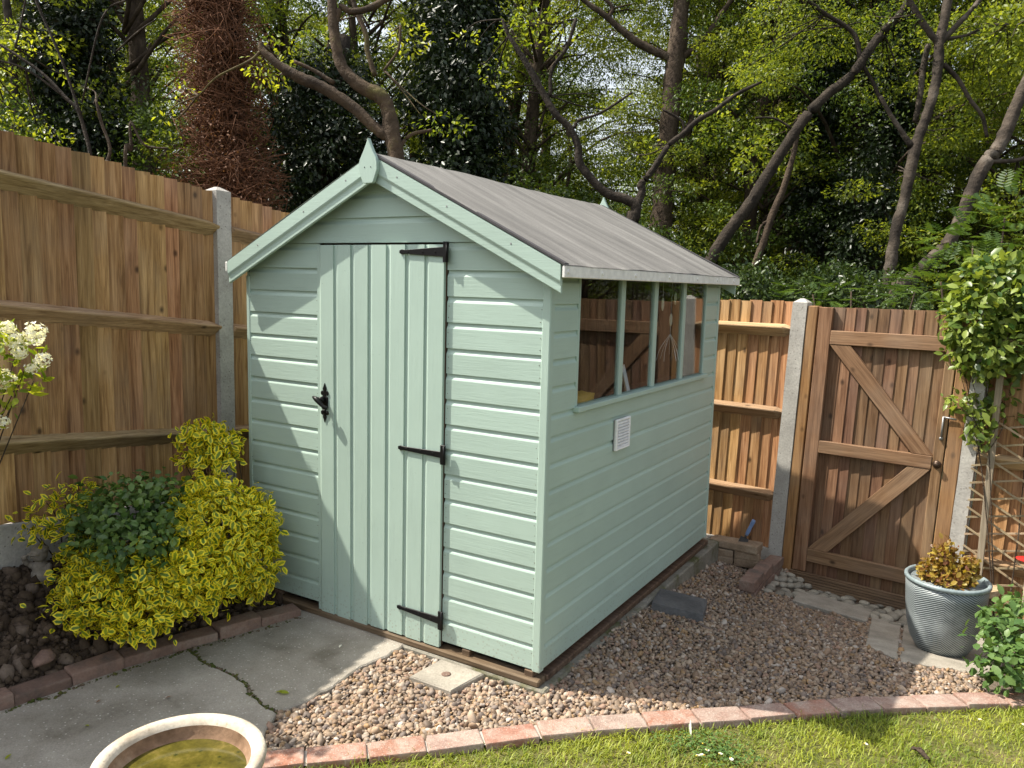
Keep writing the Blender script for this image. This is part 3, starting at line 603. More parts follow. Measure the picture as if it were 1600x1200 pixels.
# roof
def slope_grid(sgn, lift, y0, y1, nu=26, nv=90, amp=.0028):
    V, Fc = [], []
    ph = [random.uniform(0, 6.28) for _ in range(6)]
    for i in range(nv+1):
        y = y0+(y1-y0)*i/nv; wv = sum(math.sin(y*(9+7.3*q)+ph[q])/(1+.45*q) for q in range(6))
        for j in range(nu+1):
            u = j/nu; x = RX+sgn*u*.992; dz = amp*wv*(.3+.7*u)+.004*math.sin(y*3.1+u*4)
            z = RZ-SL*.992*u+lift+dz*(1 if u < .97 else .3); V.append((x, y, z))
    for i in range(nv):
        for j in range(nu): k = i*(nu+1)+j; Fc.append((k, k+1, k+nu+2, k+nu+1) if sgn > 0 else (k, k+nu+1, k+nu+2, k+1))
    return V, Fc
for sg in (1, -1):
    xe = RX+sg*.975
    prism('roof_deck', [(RX, RZ-.012), (xe, RZ-.012-SL*.975), (xe, RZ-.034-SL*.975), (RX, RZ-.034)], 'y', -.05, L_+.05, 'inner', shed)
    v, f = slope_grid(sg, .006, -.079 if sg > 0 else -.066, L_+.085); obj('roof_felt', v, f, 'felt', shed, True)
    prism('felt_edge', [(RX, RZ+.0105), (xe+sg*.012, RZ+.0105-SL*.987), (xe+sg*.012, RZ+.001-SL*.987), (RX, RZ+.001)], 'y', -.0785 if sg > 0 else -.06, -.046, 'feltedge', shed)
    prism('felt_edge', [(RX, RZ+.0105), (xe+sg*.012, RZ+.0105-SL*.987), (xe+sg*.012, RZ+.001-SL*.987), (RX, RZ+.001)], 'y', L_+.046, L_+.0785, 'feltedge', shed)
    # eaves fascia
    fz = RZ-SL*.978
    fa = box('fascia', (min(xe, xe+sg*.014), max(xe, xe+sg*.014), -.076, L_+.082, fz-.05, fz-.002), 'fascia', shed, .003)
    V, Fc = [], []
    for yy in (-.05, .26, .62, 1.06, 1.5, 1.86, 2.2): stud(V, Fc, (xe+sg*.014, yy, fz-.026), (sg, 0, 0), .011, .005, 10)
    if sg > 0:
        for q in range(7):
            nv_, nf_ = [], []; stud(nv_, nf_, (xe+.014, (-.05, .26, .62, 1.06, 1.5, 1.86, 2.2)[q], fz-.026), (1, 0, 0), .009, .005, 10); obj('nail', nv_, nf_, 'fascia', fa)
    # moulded bargeboards with plumb-cut ends, front and rear
    BP = [(0, 0), (0, .020), (-.062, .020), (-.069, .0175), (-.075, .014), (-.083, .0125), (-.108, .0125), (-.112, .0095), (-.112, 0)]
    for y0, dr in ((-.057, -1), (L_+.057, 1)):
        V, Fc = [], []; n = len(BP)
        for x in (RX, RX+sg*.968):
            for dz, dp in BP: V.append((x, y0+dr*dp, RZ-.004-SL*abs(x-RX)+dz))
        Fc = [tuple(range(n)), tuple(range(2*n-1, n-1, -1))]+[(i, (i+1) % n, n+(i+1) % n, n+i) for i in range(n)]
        b_ = link('bargeboard', bm_mesh(bevelled(V, Fc, 0), 'bargeboard', 'paint_x'), shed)
        if dr < 0:
            for u in (.15, .42, .74): 
                nv_, nf_ = [], []; x = RX+sg*u; stud(nv_, nf_, (x, -.0768, RZ-.035-SL*u), (0, -1, 0), .0045, .0015, 8); obj('nail', nv_, nf_, 'zinc', b_)
for y0, dr in ((-.077, -1), (L_+.077, 1)):
    FN = [(0, .062), (.012, .035), (.030, .0), (.047, -.028), (.052, -.045), (.052, -.078), (.046, -.093), (.031, -.128), (.024, -.134)]
    poly = [(RX+a, RZ+.005+b) for a, b in FN]+[(RX-a, RZ+.005+b) for a, b in FN[::-1][:-1]]
    fi = prism('finial', poly, 'y', y0, y0+dr*.02, 'paint_z', shed, .002)
    if dr < 0:
        for x in (-.018, .018):
            nv_, nf_ = [], []; stud(nv_, nf_, (RX+x, y0-.0205, RZ-.06), (0, -1, 0), .003, .001); obj('nail', nv_, nf_, 'iron', fi)
box('ridge_batten', (RX-.02, RX+.02, -.04, L_+.04, RZ-.05, RZ-.018), 'inner', shed, 0)
# door
door = link('door', mk('door', boxv(-1.285, -.52, -.002, .012, .10, 1.92), BF, 'inner'), shed)
pw = .765/7
def doorplank(wd, z0, z1):
    k = wd-H_; pr_ = [(d, s if s < .02 else s+k) for d, s in PROF[:]]; n = len(pr_)
    V = [(-s, -d, z0) for d, s in pr_]+[(-s, -d, z1) for d, s in pr_]
    return bm_mesh(bevelled(V, [tuple(range(n)), tuple(range(2*n-1, n-1, -1))]+[(i, (i+1) % n, n+(i+1) % n, n+i) for i in range(n)], 0), 'plank', 'paint_z')
for i in range(7):
    link('plank', doorplank(pw-.0005, .082+random.uniform(0, .014), 1.922), door, (-.5205-i*pw, -.003+random.uniform(-.0012, .0012), 0), (0, random.uniform(-.0008, .0008), 0))
def hinge(z, tilt=0., hs_=.021):
    y = -.0225; tip = -.515-.25; pl2 = .044
    poly = [(-.515+.018, z-pl2), (-.515+.018, z+pl2), (-.515-.009, z+pl2), (-.515-.009, z+hs_)]
    poly += [(tip+.03, z+.0085), (tip+.014, z+.011), (tip, z+.006), (tip, z-.006), (tip+.014, z-.011), (tip+.03, z-.0085), (-.515-.009, z-hs_), (-.515-.009, z-pl2)]
    poly = [(x, zz+tilt*(x+.515)) for x, zz in poly]
    h = prism('hinge', poly, 'y', y+.004, y-.0025, 'iron', door, .001)
    tubes('hinge_pin', [[(-.503, y-.003, z-.04, .0045), (-.503, y-.003, z+.04, .0045)]], 'iron', h, 8)
    for x in (tip+.05, tip+.13, tip+.2):
        nv_, nf_ = [], []; stud(nv_, nf_, (x, y-.0025, z+tilt*(x+.515)), (0, -1, 0), .005, .002, 8); obj('screw', nv_, nf_, 'iron', h)
hinge(1.890); hinge(.998, -.01, .014); hinge(.226, -.03, .017)
# latch: fleur-de-lis plate with drop handle
lx, lz = -1.232, 1.16
half = [(0, .098), (.006, .082), (.012, .070), (.009, .060), (.007, .054), (.016, .060), (.024, .055), (.025, .044), (.019, .037), (.013, .039), (.016, .045), (.010, .043), (.009, .034), (.021, .028), (.0215, 0)]
poly = half+[(x, -z) for x, z in half[::-1][1:]]; poly = poly+[(-x, z) for x, z in poly[::-1][1:-1]]
lat = prism('latch', [(lx+x, lz+z) for x, z in poly], 'y', -.0165, -.022, 'iron', door, .0008)
tubes('handle', [[(lx-.004, -.02, lz+.018, .014), (lx-.006, -.05, lz+.02, .012)], [(lx-.038, -.058, lz+.030, .007), (lx-.008, -.064, lz+.020, .013), (lx+.022, -.06, lz-.006, .009), (lx+.040, -.052, lz-.018, .010), (lx+.046, -.05, lz-.022, .005)]], 'iron', lat, 10)
tubes('keyhole_cover', [[(lx, -.02, lz-.04, .009), (lx, -.028, lz-.04, .008)]], 'iron', lat, 10)
# window: four panes between painted bars
win = link('window', mk('window', boxv(-.03, -.006, .25, 2.0, 1.222, 1.236), BF, 'paint_y'), shed)
box('sill', (-.01, .026, .238, 2.03, 1.212, 1.236), 'paint_y', win, .003)
for a, b in ((.25, .268), (.703, .748), (1.130, 1.178), (1.575, 1.620), (1.984, 2.0)): box('glazing_bar', (-.022, .002, a, b, 1.236, 1.815), 'paint_z', win, .003)
for a, b in ((.268, .703), (.748, 1.130), (1.178, 1.575), (1.620, 1.984)): box('pane', (-.012, -.008, a-.003, b+.003, 1.234, 1.812), 'glass', win, 0)
box('window_head', (-.024, .0, .25, 2.0, 1.812, 1.835), 'paint_y', win, 0)
# white louvred vent
vt = box('vent', (.0015, .006, .668, .835, .968, 1.122), 'fvent', shed, .001)
for a in ((.668, .682, .968, 1.122), (.821, .835, .968, 1.122)): box('vent_frame', (.006, .020, a[0], a[1], a[2], a[3]), 'white', vt, .003)
for a in ((.968, .979), (1.111, 1.122)): box('vent_frame', (.006, .020, .682, .821, a[0], a[1]), 'white', vt, .003)
slat = bm_mesh(bevelled([(.006, .681, .0095), (.006, .822, .0095), (.019, .681, .0035), (.019, .822, .0035), (.006, .681, .0075), (.006, .822, .0075), (.019, .681, -.0015), (.019, .822, -.0015)], [(0, 1, 3, 2), (4, 6, 7, 5), (0, 4, 5, 1), (2, 3, 7, 6), (0, 2, 6, 4), (1, 5, 7, 3)], 0), 'vent_slat', 'white')
for i in range(9): link('vent_slat', slat, vt, (0, 0, .982+i*.0146))
box('shelf', (-.20, -.03, .1, 2.15, 1.19, 1.21), 'inner', shed, .003)
# things inside the shed
fr = thing('photo_card', 'leaning blue-grey printed card behind the shed window', 'card', (-.055, .98, 1.21), (0, 0, .35))
box('card', (-.004, .0, -.085, .085, 0, .15), 'paper', fr, 0, rot=(0, -.25, 0)); box('frame', (-.012, -.005, -.09, .09, 0, .155), 'greywood', fr, .002, rot=(0, -.25, 0))
dk = thing('driftwood_ornament', 'small brown stick ornament behind the shed window', 'ornament', (-.05, .8, 1.21))
tubes('sticks', [[(0, 0, 0, .006), (.01, .04, .09, .005)], [(0, .05, 0, .006), (-.01, .0, .10, .005)], [(0, -.03, .0, .005), (.0, .06, .07, .005)]], 'greywood', dk, 6)
oc = thing('ochre_cloth', 'folded ochre cloth on the shelf inside the shed', 'cloth', (-.07, .45, 1.21))
v, f = I1; obj('fold', v*np.array([.045, .12, .045])*(1+.15*np.sin(v[:, :1]*9+v[:, 1:2]*7))+np.array([0, 0, .026]), [tuple(t) for t in f], 'ochre', oc, True)
mob = thing('hanging_ornament', 'pale shell and wire mobile hanging inside the shed window', 'ornament', (-.05, 1.52, 1.80))
tubes('string', [[(0, 0, 0, .0012), (0, 0, -.42, .001)]]+[[(0, 0, -.30, .0012), (.04*math.cos(q), .10*math.sin(q), -.38, .0012), (.06*math.cos(q), .13*math.sin(q), -.45, .001)] for q in np.linspace(0, 6, 7)]+[[(0, -.14, 0, .001), (0, -.14, -.1, .001)], [(0, .18, 0, .001), (0, .18, -.12, .001)]], 'white', mob, 5)
for yy, zz in ((-.14, -.13), (.18, -.15), (0, -.22), (.06, -.10)):
    obj('shell', v*np.array([.006, .020, .038])+np.array([0, yy, zz]), [tuple(t) for t in f], 'petal', mob, True)
# concrete slab under the shed
structure(box('shed_slab', (-1.95, .045, -.035, 2.42, -.25, .054), 'mossy', None, .008, jit=.004))
# ================================================================== FENCES
def featherboard(length, wd, shear=0., th=.019):
    V = []
    for z in (0, length):
        for x, y in ((0, 0), (0, -.004), (wd, -th), (wd, -.005)): V.append((x+z*shear, y, z))
    return V, [(0, 1, 2, 3), (7, 6, 5, 4), (0, 4, 5, 1), (1, 5, 6, 2), (2, 6, 7, 3), (3, 7, 4, 0)]
def arris(name, u0, u1, z0, z1, parent, mat, taper=(0, 0), dep=.05, hh=.045, shear=0.):
    """triangular rail, apex towards the garden; z = height of the apex line"""
    V = []; st = [(u0, taper[0])]+([(u0+.06, 0)] if taper[0] else [])+([(u1-.06, 0)] if taper[1] else [])+[(u1, taper[1])]
    for u, tp in st:
        z = z0+(z1-z0)*(u-u0)/(u1-u0); k = 1-tp
        for y, dz in ((-.012, (hh-.008)*k), (-.018-dep*k, .016*k), (-.018-dep*k, .006*k), (-.012, -(hh+.01)*k)): V.append((u+z*shear, y, z+dz))
    Fc = []
    for i in range(len(st)-1):
        for j in range(4): Fc.append((4*i+j, 4*i+(j+1) % 4, 4*i+4+(j+1) % 4, 4*i+4+j))
    Fc += [(3, 2, 1, 0), tuple(4*len(st)-4+j for j in range(4))]
    return link(name, bm_mesh(bevelled(V, Fc, .0025), name, mat), parent)
def post(label, loc, rz, h, wx=.095, wy=.105, shear=0., group=None, below=.3, notch=True):
    """slotted concrete post with weathered pyramid cap"""
    t = thing('concrete_post', label, 'post', loc, (0, 0, rz), group)
    a, b = wx/2, wy/2
    ring = [(-a, -b), (a, -b), (a, -.018), (a-.018, -.018), (a-.018, .03), (a, .03), (a, b), (-a, b), (-a, .03), (-a+.018, .03), (-a+.018, -.018), (-a, -.018)] if notch else [(-a, -b), (a, -b), (a, b), (-a, b)]
    V, Fc = [], []; n = len(ring); nz = 14
    for i in range(nz+1):
        z = -below+(h+below)*i/nz
        for x, y in ring: V.append((x+z*shear+random.uniform(-.0012, .0012), y+random.uniform(-.0012, .0012), z))
    for i in range(nz):
        for j in range(n): Fc.append((i*n+j, i*n+(j+1) % n, (i+1)*n+(j+1) % n, (i+1)*n+j))
    Fc.append(tuple(range(n-1, -1, -1))); Fc.append(tuple(nz*n+j for j in range(n)))
    link('shaft', bm_mesh(bevelled(V, Fc, 0), 'shaft', 'post'), t)
    c = .006; capv = [(x+h*shear, y, h-.002) for x, y in ((-a-.001, -b-.001), (a+.001, -b-.001), (a+.001, b+.001), (-a-.001, b+.001))]+[(x+h*shear, y, h+.024) for x, y in ((-.012, -.012), (.012, -.012), (.012, .012), (-.012, .012))]
    link('cap', bm_mesh(bevelled(capv, [(3, 2, 1, 0), (4, 5, 6, 7), (0, 1, 5, 4), (1, 2, 6, 5), (2, 3, 7, 6), (3, 0, 4, 7)], .002), 'cap', 'post'), t); return t
# left fence: slopes gently down away from the lawn
LO, LR = (-2.42, .23, 0), math.radians(94.5); LS = -.112
def left_panel(u0, u1, label):
    t = thing('fence_panel', label, 'fence', LO, (0, 0, LR), 'close-board fence panels along the soil bed')
    ms = [mk('board', *featherboard(1.80, .104), 'fence') for _ in range(1)]
    u = u0
    while u < u1-.02:
        wd = min(.104, u1-u); me = ms[0] if wd > .1 else mk('board', *featherboard(1.80, wd), 'fence')
        link('board', me, t, (u, random.uniform(-.002, .001), 2.255+LS*(u+.05)-1.80+random.uniform(-.004, .004)), (0, random.uniform(-.004, .004), random.uniform(-.05, .012))); u += .0875+random.uniform(-.002, .002)
    for zz in (2.045, 1.462, .835): arris('rail', u0, u1+.015, zz+LS*u0, zz+LS*(u1+.015), t, 'rail', (0, .25), .064, .046)
    return t
left_panel(-1.80, .03, 'brown close-board fence panel behind the soil bed and golden shrubs')
left_panel(.14, 1.95, 'brown close-board fence panel between the shed and the concrete post')
left_panel(-3.74, -1.91, 'brown close-board fence panel further along the bed beside the path')
def lw_(u, y=0): c, s_ = math.cos(LR), math.sin(LR); return np.array([LO[0]+u*c-y*s_, LO[1]+u*s_+y*c, 0])
for u, lab in ((.085, 'grey concrete fence post rising beside the shed bargeboard'), (-1.855, 'grey concrete fence post beside the white-flowered shrub'), (2.0, 'grey concrete fence post in the corner behind the shed')):
    p = lw_(u); post(lab, (p[0], p[1], .3), LR, 2.262+LS*u*.6-.3, .108, .11, 0, 'concrete fence posts', .5)
for u0, u1, lab in ((-1.80, .03, 'grey concrete gravel board under the fence by the soil bed'), (.14, 1.95, 'grey concrete gravel board under the fence behind the shed')):
    t = thing('gravel_board', lab, 'gravel board', LO, (0, 0, LR))
    v = [(u, y, (.455+LS*u) if k else (.455+LS*u-.36)) for u in (u0, u1) for y in (-.03, .015) for k in (0, 1)]
    link('slab', bm_mesh(bevelled(v, BF, .004), 'slab', 'post'), t)
# back fence and gate frame (leans a little to the right)
KF = 1.072                      # the far fence in metres
BO, BR, SH = np.array([.334, 2.886, -.18]), math.radians(-7), math.tan(math.radians(1.75))
bu, bn = np.array([math.cos(BR), math.sin(BR), 0]), np.array([-math.sin(BR), math.cos(BR), 0])
def bw(u, y, z): return BO+KF*(bu*u+bn*y+np.array([0, 0, z]))
def FP(px, py, y=0.):
    v = ray(px, py); o = BO+KF*bn*y; t = ((o-CAM)@bn)/(v@bn); X = (CAM+v*t-BO)/KF; return float(X@bu), float(X[2])
def board_run(t, u0, u1, z0, z1, pitch, wd, mat, y=0., jz=.006, th=.017):
    me = mk('board', *featherboard(z1-z0, wd, SH, th), mat); u = u0
    while u < u1-.01:
        k = min(wd, u1-u); m2 = me if k > wd-.006 else mk('board', *featherboard(z1-z0, k, SH, th), mat)
        link('board', m2, t, (u+z0*SH, y+random.uniform(-.002, .002), z0+random.uniform(-jz, jz)), (0, random.uniform(-.003, .003), random.uniform(-.02, .02))); u += pitch+random.uniform(-.002, .002)
bp2 = thing('fence_panel', 'close-board fence panel between the shed and the gate', 'fence', BO, (0, 0, BR))
board_run(bp2, -2.35, -.04, .09, 1.745, .074, .088, 'fence')
for zz in (1.565, 1.02, .46): arris('rail', -2.35, -.03, zz, zz, bp2, 'rail', (0, .75), .055, .042, SH)
gb = thing('gravel_board', 'grey concrete gravel board behind the stacked stones', 'gravel board', BO, (0, 0, BR)); box('slab', (-2.35, -.045, -.03, .01, -.2, .092), 'post', gb, .004)
post('grey concrete post between fence panel and gate', BO, BR, 1.742, .092, .10, SH, 'concrete fence posts', .25, False)
post('grey concrete post behind the climber, between gate and trellis', bw(1.036, 0, 0), BR, 1.742, .075, .10, SH, 'concrete fence posts', .25, False)
tp = thing('gate_post', 'orange-brown timber gate post against the concrete post on the hinge side', 'post', BO, (0, 0, BR)); box('timber', (.048, .112, -.045, .04, -.1, 1.722), 'gatepost', tp, .004, SH); box('stop', (.112, .122, -.02, .04, -.06, 1.715), 'gatepost', tp, .002, SH)
tp = thing('gate_post', 'orange-brown timber gate post beside the climber on the latch side', 'post', BO, (0, 0, BR)); box('timber', (.918, .996, -.045, .04, -.1, 1.71), 'gatepost', tp, .004, SH)
gate = thing('garden_gate', 'brown timber ledged and braced garden gate with diagonal braces', 'gate', BO, (0, 0, BR))
board_run(gate, .128, .905, -.03, 1.718, .0655, .074, 'gate', -.004, .002, .0115)
box('stile', (.124, .206, -.048, -.017, .0, 1.716), 'gate', gate, .003, SH); box('stile', (.856, .912, -.046, -.017, .0, 1.71), 'gate', gate, .003, SH)
for a, b in ((.073, .158), (.795, .873), (1.488, 1.574)): box('ledge', (.207, .855, -.050, -.017, a, b), 'gate_x', gate, .003, SH)
def brace(x0, z0, x1, z1, hw=.052):
    dx, dz = x1-x0, z1-z0; l = math.hypot(dx, dz); s_ = hw*l/abs(dz)
    poly = [(x0-s_, z0), (x0+s_, z0), (x1+s_, z1), (x1-s_, z1)]
    poly = [(min(max(x, .208), .854), z) for x, z in poly]
    an_ = math.atan2(dz, dx+dz*SH); ca, sa = math.cos(an_), math.sin(an_); ox, oz = x0+z0*SH, z0
    v = [((x+z*SH-ox)*ca+(z-oz)*sa, y, -(x+z*SH-ox)*sa+(z-oz)*ca) for y in (-.047, -.017) for x, z in poly]
    link('brace', bm_mesh(bevelled(v, [(0, 1, 2, 3), (7, 6, 5, 4), (0, 4, 5, 1), (1, 5, 6, 2), (2, 6, 7, 3), (3, 7, 4, 0)], .002), 'brace', 'gate_x'), gate, (ox, 0, oz), (0, -an_, 0))
brace(.262, 1.486, .812, .875); brace(.80, .793, .262, .16)
kn = lathe('knob', [(.0, 0), (.022, .0), (.024, .004), (.018, .008), (.012, .012), (.013, .018), (.017, .022), (.014, .028), (.001, .030)], 'bronze', gate, 20, (.884+.83*SH, -.046, .83)); kn.rotation_euler = (math.pi/2, 0, 0)
tubes('bolt', [[(.888+1.0*SH, -.055, .985, .006), (.888+1.1*SH, -.055, 1.115, .006)], [(.888+1.1*SH, -.058, 1.112, .006), (.955+1.1*SH, -.056, 1.105, .005)], [(.888+1.0*SH, -.046, .985, .011), (.888+1.0*SH, -.06, .985, .010)]], 'zinc', gate, 8)
th = thing('gate_step', 'reddish grooved decking board under the gate', 'decking board', BO, (0, 0, BR))
poly = [(-.03, -.115), (-.055, -.115)]
for i in range(6): z = -.113+i*.0175; poly += [(-.062, z), (-.062, z+.0115), (-.054, z+.013), (-.054, z+.016)]
poly += [(-.060, -.006), (-.03, -.006)]
prism('board', poly, 'x', .108, .925, 'deck', th)
# right-hand fence with trellis
rp = thing('fence_panel', 'shaded fence panel behind the diamond trellis', 'fence', BO, (0, 0, BR)); board_run(rp, 1.08, 2.7, .0, 1.70, .082, .098, 'fence', .03)
for zz in (1.56, .9, .3): arris('rail', 1.08, 2.7, zz, zz, rp, 'rail', (0, 0), .04, .04, SH)
tr = thing('trellis', 'expanding diamond lattice trellis beside the gate post', 'trellis', BO, (0, 0, BR))
TX0, TX1, TZ0, TZ1 = 1.085, 2.3, .05, 1.15
for sgn, ang, yy in ((1, 13, -.058), (-1, 30, -.0655)):
    a = math.radians(ang); dx, dz = math.cos(a), sgn*math.sin(a); pit = .098
    k = -12
    while k < 24:
        c0 = TZ0+k*pit/math.cos(a); k += 1
        pts_ = []
        x0 = TX0; x1 = TX1; z0 = c0+sgn*math.tan(a)*(x0-TX0); z1 = c0+sgn*math.tan(a)*(x1-TX0)
        # clip against bottom and top
        def clipx(zv): return TX0+(zv-c0)/(sgn*math.tan(a))
        lo, hi = sorted((clipx(TZ0), clipx(TZ1))); x0 = max(x0, lo); x1 = min(x1, hi)
        if x1-x0 < .08: continue
        z0 = c0+sgn*math.tan(a)*(x0-TX0); l = (x1-x0)/math.cos(a)
        box('slat', (0, l, -.003, .003, -.005, .005), 'trellis', tr, 0, loc=(x0, yy, z0), rot=(0, -sgn*a, 0))
a, b = FP(1532, 872, -.09), FP(1566, 560, -.09)
st = thing('garden_stake', 'weathered square stake leaning against the trellis', 'stake', bw(a[0], -.09, a[1]), (0, 0, BR)); ln = math.hypot(b[0]-a[0], b[1]-a[1])
box('stake', (-.017, .017, -.010, .010, -.34, ln+.2), 'greywood', st, .002, rot=(0, math.atan2(b[0]-a[0], b[1]-a[1]), 0))
for o in list(C.objects):
    if o.parent is None and o.type == 'EMPTY' and abs(o.rotation_euler[2]-BR) < 1e-5: o.scale = (KF,)*3
# ================================================================== SMALL HARD THINGS
def slab_obj(name, label, catg, poly, mat, top, th, bev=.005, jit=0.):
    c = np.mean([q[:3] for q in poly], axis=0); me = sheet(name, poly, mat, top, th, bev)
    for v in me.vertices: v.co = Vector(v.co)-Vector(c)+Vector([random.uniform(-jit, jit) for _ in range(3)])
    o = link(name, me, None, c); return tag(o, label, catg)
slab_obj('paving_slab', 'grey square paving slab beside the pot and cobbles', 'paving slab', slabA, 'slab', .016, .06)
slab_obj('paving_slab', 'larger pale paving slab under the grey pot', 'paving slab', slabB, 'slab', .014, .06)
slab_obj('stone_plank', 'long narrow concrete slab set among the gate cobbles', 'paving slab', plank, 'slab', .024, .07)
slab_obj('slate_slab', 'dark grey slate slab lying on the gravel', 'slate', slate, 'slate', .052, .05, .006, .004)
do = slab_obj('drain_cover', 'square concrete cover with a central hole in the gravel', 'drain cover', drain, 'slab', .03, .06, .005, .002)
dc = np.mean(drain, axis=0); lathe('finger_hole', [(.0, .0), (.018, .001), (.021, .003), (.021, .006), (.013, .0075), (.0, .003)], 'brickd', do, 20, (0, 0, .027))
# cobbles by the gate
cob = structure(thing('cobble_path', None, None, np.mean(cobzone, axis=0))); co = np.array(cob.location)
cme = [bigmesh('cobble', I1[0]*np.array([1, .75, .5])*(1+.09*np.sin(I1[0]@rng.normal(size=(3, 3))*2).sum(1, keepdims=True)), I1[1], 'cob', None, True) for _ in range(5)]
cpts = []
for _ in range(6000):
    q = rng.random(2); x = min(p[0] for p in cobzone)+q[0]*1.2; y = min(p[1] for p in cobzone)-.05+q[1]*.9
    if not inpoly(np.array([x]), np.array([y]), cobzone)[0] or inpoly(np.array([x]), np.array([y]), plank)[0]: continue
    if all((x-a)**2+(y-b)**2 > .058**2 for a, b in cpts): cpts.append((x, y))
for x, y in cpts: link('cobble', random.choice(cme), cob, np.array([x, y, gz(x, y)+.006])-co, (random.uniform(-.15, .15), random.uniform(-.15, .15), random.uniform(0, 6)), random.uniform(.034, .048))
print('cobbles', len(cpts))
# low brick kerb holding back the gravel
lw2 = thing('low_brick_wall', 'short row of dark bricks holding the gravel back beside the gate cobbles', 'brick kerb', G2(1185, 905)); lo2 = np.array(lw2.location)
A, B = G2(1166, 922, .03), G2(1212, 884, .03); dv = B-A; an = math.atan2(dv[1], dv[0]); L2 = np.linalg.norm(dv[:2]); nb_ = 3
for i in range(nb_):
    l = L2/nb_*.97
    for zc, oz in ((-.03, .0), (.035, .012)):
        link('brick', bm_mesh(bevelled([tuple(c+random.uniform(-.004, .004) for c in q) for q in boxv(-l/2, l/2, -.05, .05, -.031, .031)], BF, .006, 2), 'brick', 'brickd'), lw2, A+dv*((i+.5)/nb_)-lo2+np.array([random.uniform(-.006, .006), 0, zc]), (0, 0, an+random.uniform(-.05, .05)))
# stacked stones
sk_ = thing('stone_stack', 'stack of flat brown edging stones behind the shed corner', 'stone stack', G2(1140, 884)+np.array([0, .06, 0])); 
for lay in range(3):
    for i in range(2 if lay < 2 else 1):
        wv = .33 if lay == 2 else .165; x = -.155+i*.168 if lay < 2 else -.155+.0
        o = link('stone', bm_mesh(bevelled([tuple(c+random.uniform(-.005, .005) for c in q) for q in boxv(x, x+wv, -.05, .09, .0, .052)], BF, .009, 2), 'stone', 'stackb'), sk_, (0, 0, .002+lay*.0535), (0, 0, .12+random.uniform(-.05, .05)+(-.12 if lay == 2 else 0)))
tw = thing('trowel', 'garden trowel with blue handle resting on the stone stack', 'trowel', np.array(sk_.location)+np.array([.06, .02, .163]), (0, .38, .3))
tubes('handle', [[(0, 0, .05, .011), (0, 0, .08, .014), (0, 0, .12, .0125), (0, 0, .155, .015), (0, 0, .17, .010)]], 'blue', tw, 10); tubes('collar', [[(0, 0, .03, .008), (0, 0, .055, .010)]], 'steel', tw, 8)
prism('blade', [(-.028, .03), (.028, .03), (.03, -.02), (.0, -.06), (-.03, -.02)], 'y', -.002, .002, 'steel', tw)
# planter
pl_ = G2(1468, 1022, .014); pot = thing('plant_pot', 'grey-green glazed pot with herringbone ribs', 'pot', (pl_[0], pl_[1]+.11, float(gz(pl_[0], pl_[1]+.11))+.014))
lathe('body', [(.001, 0), (.105, 0), (.125, .012), (.158, .07), (.178, .15), (.189, .24), (.196, .33), (.199, .385)], 'pot', pot, 64)
lathe('rim', [(.199, .385), (.206, .389), (.207, .402), (.200, .409), (.188, .406), (.184, .39), (.180, .33)], 'potrim', pot, 64, caps=False)
lathe('compost', [(.001, .336), (.1, .342), (.183, .335)], 'soil', pot, 32, caps=False)
# bird bath
bb = P(281, 1192, 2.04); bath = thing('bird_bath', 'pale stone bird bath with rusty bowl at the path edge', 'bird bath', (bb[0], bb[1], .055)); bz = bb[2]-.055
lathe('bowl', [(.03, bz-.12), (.09, bz-.115), (.16, bz-.075), (.196, bz-.03), (.212, bz-.012), (.216, bz+.004), (.211, bz+.016), (.198, bz+.02), (.184, bz+.014), (.176, bz+.0)], 'bath', bath, 72, caps=False)
lathe('basin', [(.176, bz), (.171, bz-.022), (.158, bz-.045), (.12, bz-.065), (.001, bz-.07)], 'bathin', bath, 72, caps=False)
lathe('water', [(.001, bz-.034), (.166, bz-.034)], 'water', bath, 72, caps=False)
lathe('pedestal', [(.001, 0), (.14, 0), (.14, .03), (.11, .05), (.075, .1), (.06, .2), (.055, bz-.2), (.07, bz-.14), (.09, bz-.115)], 'bath', bath, 40, caps=False)
# cut log on stump, red dish
q = bw(FP(1532, 918, -.22)[0], -.22, 0); lg = thing('log_slice', 'bark-edged log slice lying on a low stump beside the pot', 'log', (q[0], q[1], float(gz(q[0], q[1]))))
lz_ = float(CAM[2]+(ray(1532, 918)*((q[1]-CAM[1])/ray(1532, 918)[1]))[2])-lg.location[2]
V, Fc = tube_data([(-.0, 0, -.02, .075), (0, 0, lz_*.5, .068), (0, 0, lz_-.03, .066)], 16, 3, .08); obj('stump', V, Fc, 'bark', lg, True)
V, Fc = tube_data([(-.0, 0, lz_-.03, .098), (0, 0, lz_+.012, .095)], 22, 3, .07); obj('slice', V, Fc, 'log', lg)
q = P(1606, 876, 3.9); rd = thing('red_dish', 'red plastic dish on a cane beside the trellis', 'dish', (q[0], q[1], float(gz(q[0], q[1])))); hh_ = q[2]-rd.location[2]
lathe('dish', [(.001, hh_-.008), (.03, hh_-.007), (.05, hh_+.004), (.052, hh_+.006), (.03, hh_-.003), (.001, hh_-.004)], 'red', rd, 28, caps=False); tubes('cane', [[(0, 0, -.02, .005), (0, 0, hh_-.005, .005)]], 'greywood', rd, 8)
